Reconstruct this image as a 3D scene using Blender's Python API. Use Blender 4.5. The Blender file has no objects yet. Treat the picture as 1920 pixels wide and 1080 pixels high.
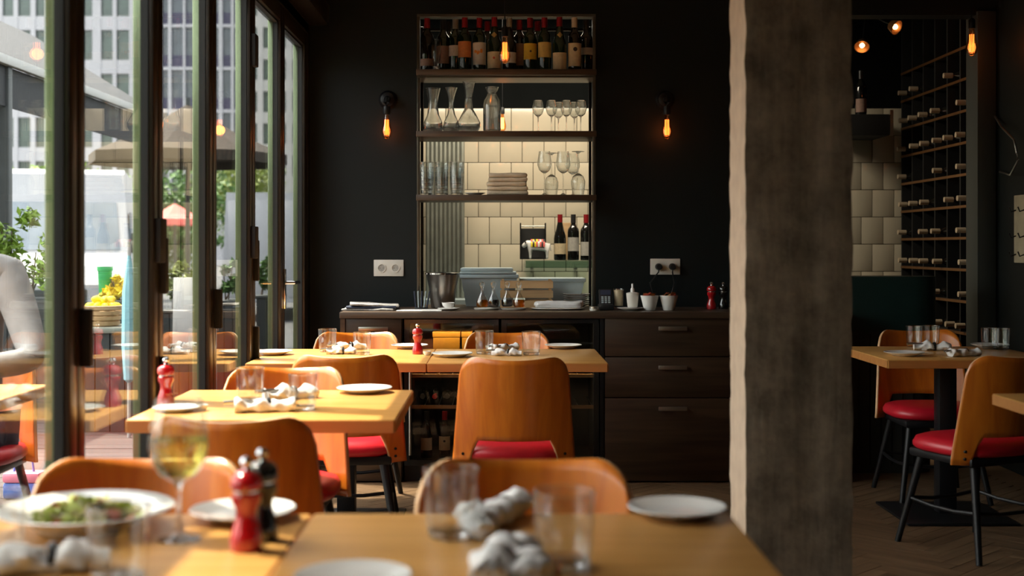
import bpy, bmesh, math, random
from mathutils import Vector, Matrix, noise
R = math.radians
random.seed(7)
SC = bpy.context.scene
COL = SC.collection

# ------------------------------------------------------------------ camera, sky, sun, exposure
F, VX, VY, CH = 2400.0, 938.0, 463.0, 1.24     # focal length in px, vanishing point, eye height
cam_d = bpy.data.cameras.new('camera'); cam = bpy.data.objects.new('camera', cam_d); COL.objects.link(cam)
cam.location = (0, 0, CH); cam.rotation_euler = (R(90), 0, 0)
cam_d.sensor_width = 36; cam_d.lens = F / 1920 * 36
cam_d.shift_x = (960 - VX) / 1920; cam_d.shift_y = -(540 - VY) / 1920
cam_d.clip_end = 500; cam_d.clip_start = .05
cam_d.dof.use_dof = True; cam_d.dof.focus_distance = 6.6; cam_d.dof.aperture_fstop = 2.6
SC.camera = cam
w = bpy.data.worlds.new('world'); SC.world = w; w.use_nodes = True
nt = w.node_tree; bg = nt.nodes['Background']
sky = nt.nodes.new('ShaderNodeTexSky'); sky.sky_type = 'NISHITA'; sky.sun_disc = False
sky.sun_elevation = R(62); sky.sun_rotation = R(290); sky.air_density = 1.0; sky.dust_density = 3.0
hsv = nt.nodes.new('ShaderNodeHueSaturation'); hsv.inputs['Saturation'].default_value = .4
wbm = nt.nodes.new('ShaderNodeMixRGB'); wbm.blend_type = 'MULTIPLY'; wbm.inputs[0].default_value = 1; wbm.inputs[2].default_value = (1.06, 1.0, .9, 1)
nt.links.new(sky.outputs[0], hsv.inputs['Color']); nt.links.new(hsv.outputs[0], wbm.inputs[1]); nt.links.new(wbm.outputs[0], bg.inputs[0]); bg.inputs[1].default_value = .92
sd = bpy.data.lights.new('sun', 'SUN'); sun = bpy.data.objects.new('sun', sd); COL.objects.link(sun)
sd.energy = 8.2; sd.angle = R(.6); sd.color = (1, .88, .70)
sun.rotation_euler = Vector((1, -.36, -2.0)).to_track_quat('-Z', 'Y').to_euler()
sun.location = (-10, 6, 20)
kl = bpy.data.lights.new('kitchen_light', 'AREA'); klo = bpy.data.objects.new('kitchen_light', kl); COL.objects.link(klo)
kl.shape = 'RECTANGLE'; kl.size = 1.5; kl.size_y = .5; kl.energy = 44; kl.color = (1, .88, .68)
klo.location = (.2, 7.75, 2.85)
SC.view_settings.view_transform = 'Standard'; SC.view_settings.look = 'None'
SC.view_settings.exposure = 0.45; SC.view_settings.gamma = 1.0; SC.view_settings.use_curve_mapping = False
cy = SC.cycles
cy.use_denoising = True; cy.max_bounces = 10; cy.transparent_max_bounces = 32; cy.sample_clamp_indirect = 4.0
cy.transmission_bounces = 8; cy.glossy_bounces = 5; cy.diffuse_bounces = 4; cy.caustics_refractive = False; cy.caustics_reflective = False

def PX(px, Y): return (px - VX) * Y / F
def PZ(py, Y): return CH - (py - VY) * Y / F

# ------------------------------------------------------------------ materials
MATS = {}
def newmat(name):
    m = bpy.data.materials.new(name); m.use_nodes = True; MATS[name] = m
    return m, m.node_tree, m.node_tree.nodes['Principled BSDF']
def mat(name, col, rough=.5, metal=0, var=.12, scale=12, bump=0, coat=0, spec=.5, trans=0, stretch=(1, 1, 1), emis=None, es=0):
    m, t, p = newmat(name)
    p.inputs['Roughness'].default_value = rough; p.inputs['Metallic'].default_value = metal
    p.inputs['Coat Weight'].default_value = coat; p.inputs['Coat Roughness'].default_value = .12
    p.inputs['Specular IOR Level'].default_value = spec; p.inputs['Transmission Weight'].default_value = trans
    tc = t.nodes.new('ShaderNodeTexCoord'); mp = t.nodes.new('ShaderNodeMapping'); mp.inputs['Scale'].default_value = stretch
    n = t.nodes.new('ShaderNodeTexNoise'); n.inputs['Scale'].default_value = scale; n.inputs['Detail'].default_value = 4
    cr = t.nodes.new('ShaderNodeValToRGB')
    c = Vector(col); a = c * (1 - var); b = c * (1 + var)
    cr.color_ramp.elements[0].position = .3; cr.color_ramp.elements[1].position = .7
    cr.color_ramp.elements[0].color = (*a, 1); cr.color_ramp.elements[1].color = (*[min(1, v) for v in b], 1)
    L = t.links.new
    L(tc.outputs['Object'], mp.inputs[0]); L(mp.outputs[0], n.inputs[0]); L(n.outputs[0], cr.inputs[0]); L(cr.outputs[0], p.inputs['Base Color'])
    if bump:
        bn = t.nodes.new('ShaderNodeBump'); bn.inputs['Strength'].default_value = bump; bn.inputs['Distance'].default_value = .01
        L(n.outputs[0], bn.inputs['Height']); L(bn.outputs[0], p.inputs['Normal'])
    if emis:
        p.inputs['Emission Color'].default_value = (*emis, 1); p.inputs['Emission Strength'].default_value = es
    return m
def wood(name, c1, c2, rough=.4, axis=0, scale=6, coat=0, spec=.5):
    s = [14, 14, 14]; s[axis] = .9
    m, t, p = newmat(name); L = t.links.new
    p.inputs['Roughness'].default_value = rough; p.inputs['Coat Weight'].default_value = coat; p.inputs['Coat Roughness'].default_value = .2
    p.inputs['Specular IOR Level'].default_value = spec
    tc = t.nodes.new('ShaderNodeTexCoord'); oi = t.nodes.new('ShaderNodeObjectInfo')
    add = t.nodes.new('ShaderNodeVectorMath'); add.operation = 'ADD'
    mul = t.nodes.new('ShaderNodeVectorMath'); mul.operation = 'SCALE'; mul.inputs['Scale'].default_value = 37
    cmb = t.nodes.new('ShaderNodeCombineXYZ')
    for k in range(3): L(oi.outputs['Random'], cmb.inputs[k])
    L(cmb.outputs[0], mul.inputs[0]); L(tc.outputs['Object'], add.inputs[0]); L(mul.outputs[0], add.inputs[1])
    mp = t.nodes.new('ShaderNodeMapping'); mp.inputs['Scale'].default_value = s
    n = t.nodes.new('ShaderNodeTexNoise'); n.inputs['Scale'].default_value = scale / 3; n.inputs['Detail'].default_value = 6; n.inputs['Distortion'].default_value = .6
    cr = t.nodes.new('ShaderNodeValToRGB'); cr.color_ramp.elements[0].position = .33; cr.color_ramp.elements[1].position = .68
    cr.color_ramp.elements[0].color = (*c1, 1); cr.color_ramp.elements[1].color = (*c2, 1)
    hs = t.nodes.new('ShaderNodeHueSaturation'); mr = t.nodes.new('ShaderNodeMapRange')
    mr.inputs['To Min'].default_value = .86; mr.inputs['To Max'].default_value = 1.14
    L(oi.outputs['Random'], mr.inputs[0]); L(mr.outputs[0], hs.inputs['Value'])
    L(add.outputs[0], mp.inputs[0]); L(mp.outputs[0], n.inputs[0]); L(n.outputs[0], cr.inputs[0]); L(cr.outputs[0], hs.inputs['Color']); L(hs.outputs[0], p.inputs['Base Color'])
    bn = t.nodes.new('ShaderNodeBump'); bn.inputs['Strength'].default_value = .08; bn.inputs['Distance'].default_value = .004
    L(n.outputs[0], bn.inputs['Height']); L(bn.outputs[0], p.inputs['Normal'])
    return m
def thin_glass(name, tint=(1, 1, 1), ior=1.5, rough=.0, extra=0.0):
    m, t, p = newmat(name); t.nodes.remove(p); L = t.links.new
    o = t.nodes['Material Output']; mx = t.nodes.new('ShaderNodeMixShader'); tr = t.nodes.new('ShaderNodeBsdfTransparent')
    gl = t.nodes.new('ShaderNodeBsdfGlossy'); gl.inputs['Roughness'].default_value = rough
    lw = t.nodes.new('ShaderNodeLayerWeight'); lw.inputs[0].default_value = .5      # Schlick reflectance, same from both sides of a face
    pw = t.nodes.new('ShaderNodeMath'); pw.operation = 'POWER'; pw.inputs[1].default_value = 5
    ad = t.nodes.new('ShaderNodeMath'); ad.operation = 'MULTIPLY_ADD'; ad.use_clamp = True
    f0 = ((ior - 1) / (ior + 1)) ** 2 + extra; ad.inputs[1].default_value = 1 - f0; ad.inputs[2].default_value = f0
    L(lw.outputs['Facing'], pw.inputs[0])
    tr.inputs[0].default_value = (*tint, 1)
    L(pw.outputs[0], ad.inputs[0]); L(ad.outputs[0], mx.inputs[0]); L(tr.outputs[0], mx.inputs[1]); L(gl.outputs[0], mx.inputs[2]); L(mx.outputs[0], o.inputs[0])
    return m
def solid_glass(name, col=(1, 1, 1), ior=1.45, rough=0, mixt=.45):
    m, t, p = newmat(name); t.nodes.remove(p)
    g = t.nodes.new('ShaderNodeBsdfGlass'); g.inputs['Color'].default_value = (*col, 1); g.inputs['IOR'].default_value = ior; g.inputs['Roughness'].default_value = rough
    mx = t.nodes.new('ShaderNodeMixShader'); tr = t.nodes.new('ShaderNodeBsdfTransparent'); tr.inputs[0].default_value = (*col, 1)
    mx.inputs[0].default_value = mixt
    t.links.new(g.outputs[0], mx.inputs[1]); t.links.new(tr.outputs[0], mx.inputs[2]); t.links.new(mx.outputs[0], t.nodes['Material Output'].inputs[0])
    return m

M = dict(
    wall=mat('wall_paint', (.0040, .0068, .0070), .6, var=.08, scale=3, bump=.03, spec=.3),
    wallR=mat('wall_paint_grey', (.03, .034, .03), .6, var=.06, scale=3),
    black=mat('black_metal', (.008, .008, .009), .4, spec=.3), dksteel=mat('dark_steel', (.1, .09, .07), .4, metal=.8),
    soot=mat('soot_black_paint', (.006, .007, .007), .9, spec=.05),
    blackm=mat('matte_black', (.01, .01, .01), .7),
    alu=mat('bronze_aluminium', (.05, .04, .03), .3, metal=.5, var=.05),
    aluout=mat('reflection_tinted_aluminium', (.24, .29, .165), .3, metal=.8, var=.05),  # tree reflections put into the metal as a green tint
    gasket=mat('rubber_gasket', (.006, .007, .006), .7),
    glasspane=thin_glass('window_glass', (.96, .98, .97), 1.55),
    ceiling=mat('ceiling_paint', (.52, .5, .45), .8),
    concrete=None, litcon=mat('smooth_window_lit_concrete', (.42, .32, .23), .8, var=.1, scale=20, bump=.15),  # smoother left pillar face, its window light put into a paler colour
    oak=wood('oak_table', (.54, .26, .065), (.68, .37, .115), .33, axis=0, coat=.08, spec=.35),
    oakedge=wood('oak_edge', (.42, .17, .045), (.5, .22, .06), .45, axis=0),
    veneer=wood('chair_veneer', (.52, .125, .010), (.7, .215, .018), .3, axis=2, coat=.35, scale=5),
    ply=wood('ply_edge', (.62, .36, .17), (.7, .45, .25), .5, axis=0),
    red=mat('red_leather', (.52, .008, .022), .4, var=.06, scale=30, coat=.1),
    dkwood=wood('dark_walnut', (.03, .016, .008), (.062, .034, .018), .42, axis=0),
    dkwoodz=wood('dark_walnut_shelf', (.045, .026, .015), (.085, .05, .028), .45, axis=0),
    parquet=wood('parquet_oak', (.1, .058, .03), (.2, .125, .068), .4, axis=0),
    steel=mat('steel', (.5, .48, .44), .3, metal=1, var=.05),
    chrome=mat('chrome', (.8, .8, .8), .12, metal=1, var=.02),
    tile=mat('cream_tile', (.62, .55, .42), .22, var=.05, scale=5, coat=.3),
    grout=mat('grout', (.17, .15, .12), .9),
    white=mat('white_porcelain', (.78, .77, .74), .18, var=.02, coat=.3),
    cloth=mat('white_cloth', (.78, .77, .76), .9, var=.05, scale=30, bump=.3),
    beige=mat('beige_cloth', (.62, .52, .38), .9, var=.1, scale=30, bump=.3),
    plastic=mat('white_plastic', (.72, .69, .62), .4, var=.03),
    dkplastic=mat('black_plastic', (.015, .015, .016), .35),
    tglass=thin_glass('pressed_glass', (.97, .98, .98), 1.5, extra=.1), glass=thin_glass('clear_glass', (.97, .98, .98), 1.5, extra=.05),
    sglass=solid_glass('thick_glass', mixt=.3), cglass=solid_glass('crystal_glass', (.97, .98, .98), 1.45, 0, .12),
    bglass=mat('green_bottle_glass', (.008, .022, .01), .08, var=.3, scale=4, spec=.8),
    bglass2=mat('dark_bottle_glass', (.008, .008, .007), .08, var=.3, scale=4, spec=.8),
    wine=solid_glass('white_wine', (.92, .86, .45), 1.34),
    oil=solid_glass('olive_oil', (.9, .5, .03), 1.4),
    vinegar=mat('vinegar', (.012, .006, .004), .1),
    redmill=mat('red_lacquer', (.42, .008, .012), .12, var=.05, coat=.8),
    blackmill=mat('black_lacquer', (.01, .01, .01), .12, coat=.8),
    bluegrey=mat('pale_blue_grey_plastic', (.36, .44, .46), .45, var=.05),
    paper=mat('paper', (.75, .73, .7), .8, var=.04),
    newsprint=mat('newsprint', (.4, .38, .36), .9, var=.4, scale=60),
    navy=mat('navy_card', (.02, .03, .06), .6),
    ribm=mat('ribbed_metal', (.26, .27, .23), .4, metal=.4),
    yellowbox=mat('amber_box', (.7, .32, .03), .5, var=.1),
    crate=wood('crate_pine', (.4, .24, .11), (.55, .36, .18), .6, axis=0),
    teal=mat('dark_green_panel', (.007, .026, .024), .45, var=.1),
    greenglass=thin_glass('green_edge_glass', (.8, .93, .88), 1.5, extra=.18),
    deck=wood('deck_board', (.07, .052, .05), (.11, .085, .08), .7, axis=0),
    street=mat('street_asphalt', (.09, .09, .09), .9, scale=2),
    fac=mat('facade_pale', (.45, .445, .47), .8, var=.03, scale=.3),
    facw=mat('facade_cream', (.48, .47, .45), .8, var=.03, scale=.3),
    fglass=mat('facade_glass', (.055, .07, .09), .15, var=.35, scale=.8, coat=.5),
    fgreen=mat('facade_green_glass', (.05, .08, .066), .2, var=.35, scale=.8, coat=.5),
    fviolet=mat('facade_violet_panel', (.06, .055, .1), .5),
    van=mat('van_white', (.42, .425, .445), .7, var=.02, spec=.08),
    vang=mat('van_windscreen', (.2, .235, .275), .6, var=.25, scale=1.5, spec=.08),
    tyre=mat('tyre_rubber', (.02, .02, .02), .8),
    canopyt=mat('canopy_grey', (.045, .045, .048), .8, var=.08, scale=3),
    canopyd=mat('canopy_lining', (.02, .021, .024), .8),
    thatch=mat('brown_canvas', (.034, .024, .016), .9, var=.5, scale=9, stretch=(4, 4, 1)),
    trunk=mat('bark', (.09, .06, .04), .9, var=.3),
    leafA=mat('leaf_bright', (.2, .33, .035), .5, var=.4, scale=3),
    leafB=mat('leaf_mid', (.07, .16, .026), .5, var=.45, scale=3),
    leafC=mat('leaf_yellow', (.2, .25, .045), .5, var=.35, scale=2),
    lettuce=mat('salad_leaf', (.4, .45, .12), .6, var=.4, scale=40),
    tomato=mat('tomato', (.6, .12, .05), .4),
    yellow=mat('yellow_flower', (.85, .68, .02), .6),
    planter=mat('planter_dark', (.035, .04, .04), .6),
    green=mat('green_plastic', (.03, .4, .12), .5),
    ltblue=mat('pale_blue_cloth', (.3, .6, .68), .8, var=.1),
    coral=mat('coral_canvas', (.75, .14, .12), .8),
    pink=mat('pink_fabric', (.8, .25, .35), .8),
    blue=mat('blue_fabric', (.1, .2, .6), .8),
    shirt=mat('white_shirt', (.3, .295, .295), .9, var=.1, scale=14, bump=.5), skin=mat('skin', (.5, .3, .2), .5), hair=mat('hair', (.04, .025, .015), .6), jeans=mat('jeans', (.05, .07, .13), .8),
    copper=mat('amber_filament', (1, .4, .08), .5, emis=(1, .27, .07), es=2.6),
    filamentw=mat('warm_filament', (1, .6, .3), .5, emis=(1, .5, .18), es=6),
    amber=thin_glass('amber_bulb_glass', (1, .62, .34), 1.5, extra=.08),
    capred=mat('red_capsule', (.3, .015, .02), .3, metal=.3), capblk=mat('black_capsule', (.02, .02, .02), .3),
    capcream=mat('cream_capsule', (.5, .4, .28), .4), capsil=mat('silver_capsule', (.4, .37, .3), .3, metal=.6),
    lab_cream=mat('label_cream', (.6, .48, .3), .7, var=.08, scale=60), lab_white=mat('label_white', (.62, .57, .5), .7, var=.06, scale=60),
    lab_yel=mat('label_yellow', (.62, .4, .03), .7, var=.1, scale=60), lab_yel2=mat('label_straw', (.6, .42, .12), .7, var=.1, scale=60),
    lab_org=mat('label_orange', (.55, .2, .06), .7, var=.15, scale=60), lab_pink=mat('label_pink', (.35, .22, .17), .7, var=.1, scale=60),
    lab_gry=mat('label_grey', (.4, .38, .34), .7, var=.1, scale=60),
    ink=mat('ink', (.03, .02, .02), .6), inkred=mat('ink_red', (.4, .05, .02), .6), inkorg=mat('ink_orange', (.7, .25, .02), .6), gold=mat('gold_print', (.45, .3, .1), .4),
    cream=mat('cream_panel', (.5, .44, .3), .7), lampmetal=mat('lamp_copper', (.3, .14, .05), .35, metal=.7),
    blackglass=mat('cooler_glass_frame', (.01, .01, .01), .15),
    coolglass=thin_glass('cooler_glass', (.8, .8, .78), 1.45),
    clip=mat('shelf_pine', (.4, .22, .09), .5),
)
def concrete():
    m, t, p = newmat('board_marked_concrete'); L = t.links.new
    tc = t.nodes.new('ShaderNodeTexCoord'); mp = t.nodes.new('ShaderNodeMapping'); mp.inputs['Scale'].default_value = (18, 18, 2.0)
    n1 = t.nodes.new('ShaderNodeTexNoise'); n1.inputs['Scale'].default_value = 3; n1.inputs['Detail'].default_value = 8
    n2 = t.nodes.new('ShaderNodeTexNoise'); n2.inputs['Scale'].default_value = 9; n2.inputs['Detail'].default_value = 8; n2.inputs['Roughness'].default_value = .7
    mx = t.nodes.new('ShaderNodeMixRGB'); mx.inputs[0].default_value = .75
    L(tc.outputs['Object'], mp.inputs[0]); L(mp.outputs[0], n1.inputs[0]); L(tc.outputs['Object'], n2.inputs[0])
    L(n1.outputs[0], mx.inputs[1]); L(n2.outputs[0], mx.inputs[2])
    cr = t.nodes.new('ShaderNodeValToRGB'); e = cr.color_ramp.elements
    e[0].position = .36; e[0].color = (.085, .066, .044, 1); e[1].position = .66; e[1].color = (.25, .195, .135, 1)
    L(mx.outputs[0], cr.inputs[0]); L(cr.outputs[0], p.inputs['Base Color']); p.inputs['Roughness'].default_value = .85
    b = t.nodes.new('ShaderNodeBump'); b.inputs['Strength'].default_value = .4; b.inputs['Distance'].default_value = .015
    L(mx.outputs[0], b.inputs['Height']); L(b.outputs[0], p.inputs['Normal'])
    return m
M['concrete'] = concrete()

# ------------------------------------------------------------------ mesh helpers
ORD = ['first', 'second', 'third', 'fourth', 'fifth', 'sixth', 'seventh', 'eighth', 'ninth', 'tenth', 'eleventh', 'twelfth']
class MB:
    def __init__(s): s.v = []; s.f = []; s.m = []; s.cur = 0
    def add(s, vs, fs, T=None):
        o = len(s.v)
        s.v += [tuple(T @ Vector(v)) if T else tuple(v) for v in vs]
        s.f += [tuple(i + o for i in f) for f in fs]; s.m += [s.cur] * len(fs); return s
    def box(s, x0, x1, y0, y1, z0, z1, b=0, T=None):
        if x0 > x1: x0, x1 = x1, x0
        if y0 > y1: y0, y1 = y1, y0
        if z0 > z1: z0, z1 = z1, z0
        if not b:
            vs = [(x, y, z) for z in (z0, z1) for y in (y0, y1) for x in (x0, x1)]
            return s.add(vs, [(0, 2, 3, 1), (4, 5, 7, 6), (0, 1, 5, 4), (2, 6, 7, 3), (0, 4, 6, 2), (1, 3, 7, 5)], T)
        bm = bmesh.new(); bmesh.ops.create_cube(bm, size=1)
        for v in bm.verts: v.co = Vector(((x0 + x1) / 2 + v.co.x * (x1 - x0), (y0 + y1) / 2 + v.co.y * (y1 - y0), (z0 + z1) / 2 + v.co.z * (z1 - z0)))
        bmesh.ops.bevel(bm, geom=list(bm.edges), offset=b, segments=2, affect='EDGES', profile=.5)
        bm.verts.index_update()
        s.add([v.co.copy() for v in bm.verts], [[v.index for v in f.verts] for f in bm.faces], T); bm.free(); return s
    def lathe(s, prof, seg=20, T=None, a0=0, a1=None):
        full = a1 is None; a1 = a0 + 2 * math.pi if full else a1
        n = seg if full else seg + 1; vs = []; rings = []
        for r, z in prof:
            if r < 1e-6 and full: rings.append([len(vs)]); vs.append((0, 0, z)); continue
            ring = []
            for k in range(n):
                a = a0 + (a1 - a0) * k / seg; ring.append(len(vs)); vs.append((r * math.cos(a), r * math.sin(a), z))
            rings.append(ring)
        fs = []
        for A, B in zip(rings, rings[1:]):
            for k in range(seg):
                k2 = (k + 1) % n if full else k + 1
                if len(A) == 1 and len(B) == 1: continue
                if len(A) == 1: fs.append((A[0], B[k2], B[k]))
                elif len(B) == 1: fs.append((A[k], A[k2], B[0]))
                else: fs.append((A[k], A[k2], B[k2], B[k]))
        return s.add(vs, fs, T)
    def tube(s, pts, r, seg=8, caps=True):
        pts = [Vector(p) for p in pts]; rs = r if isinstance(r, (list, tuple)) else [r] * len(pts); vs = []; fs = []
        for i, p in enumerate(pts):
            d = (pts[min(i + 1, len(pts) - 1)] - pts[max(i - 1, 0)]).normalized()
            u = d.cross(Vector((0, 0, 1)))
            if u.length < 1e-3: u = d.cross(Vector((0, 1, 0)))
            u.normalize(); q = d.cross(u)
            for k in range(seg):
                a = 2 * math.pi * k / seg; vs.append(p + (u * math.cos(a) + q * math.sin(a)) * rs[i])
        for i in range(len(pts) - 1):
            for k in range(seg):
                a, b = i * seg + k, i * seg + (k + 1) % seg; fs.append((a, a + seg, b + seg, b))
        if caps: fs.append(tuple(range(seg))); fs.append(tuple(reversed(range((len(pts) - 1) * seg, len(pts) * seg))))
        return s.add(vs, fs)
    def build(s, name, mats, parent=None, loc=None, smooth=True, ang=35):
        me = bpy.data.meshes.new(name); me.from_pydata(s.v, [], s.f); me.update()
        for m in (mats if isinstance(mats, (list, tuple)) else [mats]): me.materials.append(M[m] if isinstance(m, str) else m)
        if any(s.m): me.polygons.foreach_set('material_index', s.m)
        if smooth:
            me.polygons.foreach_set('use_smooth', [True] * len(me.polygons)); me.set_sharp_from_angle(angle=R(ang))
        o = bpy.data.objects.new(name, me); COL.objects.link(o)
        if parent: o.parent = parent
        if loc: o.location = loc
        return o
def tag(o, label=None, cat=None, group=None, kind=None):
    if label: o['label'] = label
    if cat: o['category'] = cat
    if group: o['group'] = group
    if kind: o['kind'] = kind
    return o
def empty(name, loc=(0, 0, 0), rz=0):
    o = bpy.data.objects.new(name, None); COL.objects.link(o); o.location = loc; o.rotation_euler = (0, 0, rz); o.empty_display_size = .1; return o
def copy_tree(o, parent=None):
    c = o.copy(); COL.objects.link(c); c.parent = parent
    for k in ('label',):
        if parent is None and k in c: del c[k]
    for ch in list(o.children): copy_tree(ch, c)
    return c
def tree(o): return [o] + [x for c in o.children for x in tree(c)]
class Proto:
    """first use places the original, later uses place copies"""
    def __init__(s, o): s.o = o; s.used = False
    def put(s, loc, rz, label, cat, group=None, rx=0, ry=0, sc=1):
        o = s.o if not s.used else copy_tree(s.o); s.used = True
        o.location = loc; o.rotation_euler = (rx, ry, rz); o.scale = (sc, sc, sc)
        return tag(o, label, cat, group)
def bm_part(name, m, parent, *boxes, b=0):
    mb = MB()
    for x in boxes: mb.box(*x, b=b)
    return mb.build(name, m, parent)
TX = lambda x, y, z: Matrix.Translation((x, y, z))
RX = lambda a: Matrix.Rotation(R(a), 4, 'X'); RY = lambda a: Matrix.Rotation(R(a), 4, 'Y'); RZ = lambda a: Matrix.Rotation(R(a), 4, 'Z')
STRUCT = dict(kind='structure')

# ================================================================== STRUCTURE
WB, WR, YB = 7.30, 2.83, -3.0          # back wall plane, right wall plane, wall behind the viewer
HC = 3.1
GX0, GX1 = -1.15, -1.085               # window frame outer and inner face
fl = bm_part('floor', 'parquet', None, (-1.2, WR + .32, YB, 9.05, -.12, -.004)); tag(fl, 'dark oak herringbone parquet floor', **STRUCT)
PL, PW = .42, .07
plank_me = MB().box(-PL / 2 + .0012, PL / 2 - .0012, -PW / 2 + .0012, PW / 2 - .0012, -.006, 0).build('plank', 'parquet', fl)
rest = MB(); first = True; cnt = 0; ca = math.cos(R(45))
for k in range(-140, 141):
    for m_ in range(-16, 17):
        for v in (0, 1):
            ox, oy = k * PW + m_ * PL, k * PW - m_ * PL
            if v == 0: cx_, cy_, a = ox + PL / 2, oy + PW / 2, 0
            else: cx_, cy_, a = ox + PW / 2, oy + PW + PL / 2, 90
            X, Y = (cx_ - cy_) * ca, (cx_ + cy_) * ca + 3; a += 45
            if not (-1.0 < X < WR - .12 and -.5 < Y < 7.0): continue
            near = (1.0 < X < 2.75 and 4.4 < Y < 6.9) or (-.72 < X < 1.2 and 5.85 < Y < 6.75)
            if near and cnt < 300:
                o = plank_me if first else plank_me.copy()
                if not first: COL.objects.link(o)
                first = False; cnt += 1
                o.location = (X, Y, random.uniform(-.0006, 0)); o.rotation_euler = (0, 0, R(a))
            elif Y > 1.5:
                rest.box(-PL / 2 + .0012, PL / 2 - .0012, -PW / 2 + .0012, PW / 2 - .0012, -.006, 0, T=TX(X, Y, 0) @ RZ(a))
tag(rest.build('parquet_planks', 'parquet', fl), kind='stuff')
tag(bm_part('ceiling', 'ceiling', None, (-1.16, WR + .32, YB, 9.1, HC, HC + .15)), 'pale plaster ceiling', **STRUCT)
# back wall with pass-through and doorway
NX0, NX1, NZ1 = PX(785, WB), PX(1113, WB), PZ(28, WB)
DX0, DX1, DZ1 = PX(1585, WB), PX(1831, WB), PZ(28, WB)
CTOP = .898
wbk = bm_part('wall_back', 'wall', None, (-1.16, NX0, WB, WB + .14, 0, HC), (NX0, NX1, WB, WB + .14, NZ1, HC), (NX0, NX1, WB, WB + .14, 0, CTOP - .04),
              (NX1, DX0, WB, WB + .14, 0, HC), (DX0, DX1, WB, WB + .14, DZ1, HC), (DX1, WR + .32, WB, WB + .14, 0, HC))
tag(wbk, 'dark green black painted back wall with pass-through to the kitchen', **STRUCT)
bm_part('jamb', 'wallR', wbk, (DX1 - .002, DX1 + .105, WB - .02, WB + .16, 0, DZ1 + .02), b=.003)
tag(bm_part('wall_wine_room', 'wall', None, (3.02, 3.15, WB + .14, 9.05, 0, HC)), 'dark wall of the wine room behind the rack', **STRUCT)
tag(bm_part('wall_right', 'wall', None, (WR, WR + .15, YB, WB, 0, HC)), 'dark painted side wall', **STRUCT)
tag(bm_part('wall_front', 'wall', None, (-1.16, WR + .2, YB - .15, YB, 0, HC)), 'dark painted wall behind the viewer', **STRUCT)
tag(bm_part('wall_left', 'wall', None, (-1.16, GX1, YB, WB, 2.45, HC), (-1.16, GX1, YB, .955, 0, 2.45), (-1.16, GX1, 7.235, WB, 0, 2.45)), 'dark lintel over the folding glass doors', **STRUCT)
tag(bm_part('trim_1', 'alu', None, (GX1 - .005, -.975, YB, WB - .004, 2.50, 2.62), b=.01), 'bronze pelmet running above the glass doors', **STRUCT)
# kitchen shell
KY = 8.9
kw = bm_part('wall_kitchen', 'soot', None, (-1.16, WR + .32, KY + .012, KY + .15, 0, HC)); tag(kw, 'kitchen wall clad with cream tiles below black paint', **STRUCT)
bm_part('grout_bed', 'grout', kw, (-.8, 2.9, KY + .004, KY + .012, .6, 2.2))
tw, th = 41 / 269.7, 51 / 269.7
tile_o = MB().box(-tw / 2 + .002, tw / 2 - .002, -.008, .006, -th / 2 + .002, th / 2 - .002, b=.002).build('tile', 'tile', kw)
first = True
r0 = PZ(407 + 51 / 2, KY)          # row whose top edge lies at y=407
for row in range(-4, 5):
    for c in range(-6, 21):
        X = PX(938, KY) + (c + (.5 if row % 2 else 0)) * tw; Z = r0 + row * th - .0
        if Z > 2.17 or not (-.75 < X < 2.84): continue
        o = tile_o if first else tile_o.copy()
        if not first: COL.objects.link(o)
        first = False; o.location = (X, KY + random.uniform(-.0006, .0006), Z)
tag(bm_part('wall_kitchen_side', 'blackm', None, (-1.16, -1.1, WB + .14, KY, 0, HC)), 'black side wall of the kitchen', **STRUCT)
# concrete pillar
PY0, PXa, PXb, PD = 3.70, PX(1396, 3.7), PX(1600, 3.7), .25
mb = MB(); nx, nz = 10, 110
def pil_pt(u, v, k):     # rough board-marked surface with chipped arrises
    x = PXa + (PXb - PXa) * u; y = PY0 + PD * v; z = HC * k
    e = max(abs(u - .5), abs(v - .5)) * 2
    cu, cv = (u - .5) * 2, (v - .5) * 2
    corner = (abs(cu) > .98 and abs(cv) > .98)
    n_ = noise.noise(Vector((x * 9, y * 9, z * 5))) * .004 + noise.noise(Vector((x * 30, y * 30, z * 22))) * .003
    if corner: n_ += -.004 + noise.noise(Vector((x * 3, y * 3, z * 11))) * .006 + noise.noise(Vector((x * 3, y * 3, z * 37))) * .004
    if abs(u - .62) < .04 and v < .01: n_ -= .006
    d = Vector((cu if abs(cu) > .98 else 0, cv if abs(cv) > .98 else 0, 0))
    if d.length: d.normalize()
    return Vector((x, y, z)) + d * n_
ring = [(i / nx, 0) for i in range(nx)] + [(1, i / 8) for i in range(8)] + [(1 - i / nx, 1) for i in range(nx)] + [(0, 1 - i / 8) for i in range(8)]
vs = []; fs = []; n = len(ring)
for k in range(nz + 1):
    for u, v in ring: vs.append(pil_pt(u, v, k / nz))
for k in range(nz):
    for i in range(n): j = (i + 1) % n; fs.append((k * n + i, k * n + j, k * n + n + j, k * n + n + i))
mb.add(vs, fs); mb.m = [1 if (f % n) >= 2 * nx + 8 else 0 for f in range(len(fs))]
tag(mb.build('concrete_pillar', ['concrete', 'litcon'], ang=50), 'rough board-marked concrete pillar between the two rows of tables', **STRUCT)

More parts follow.
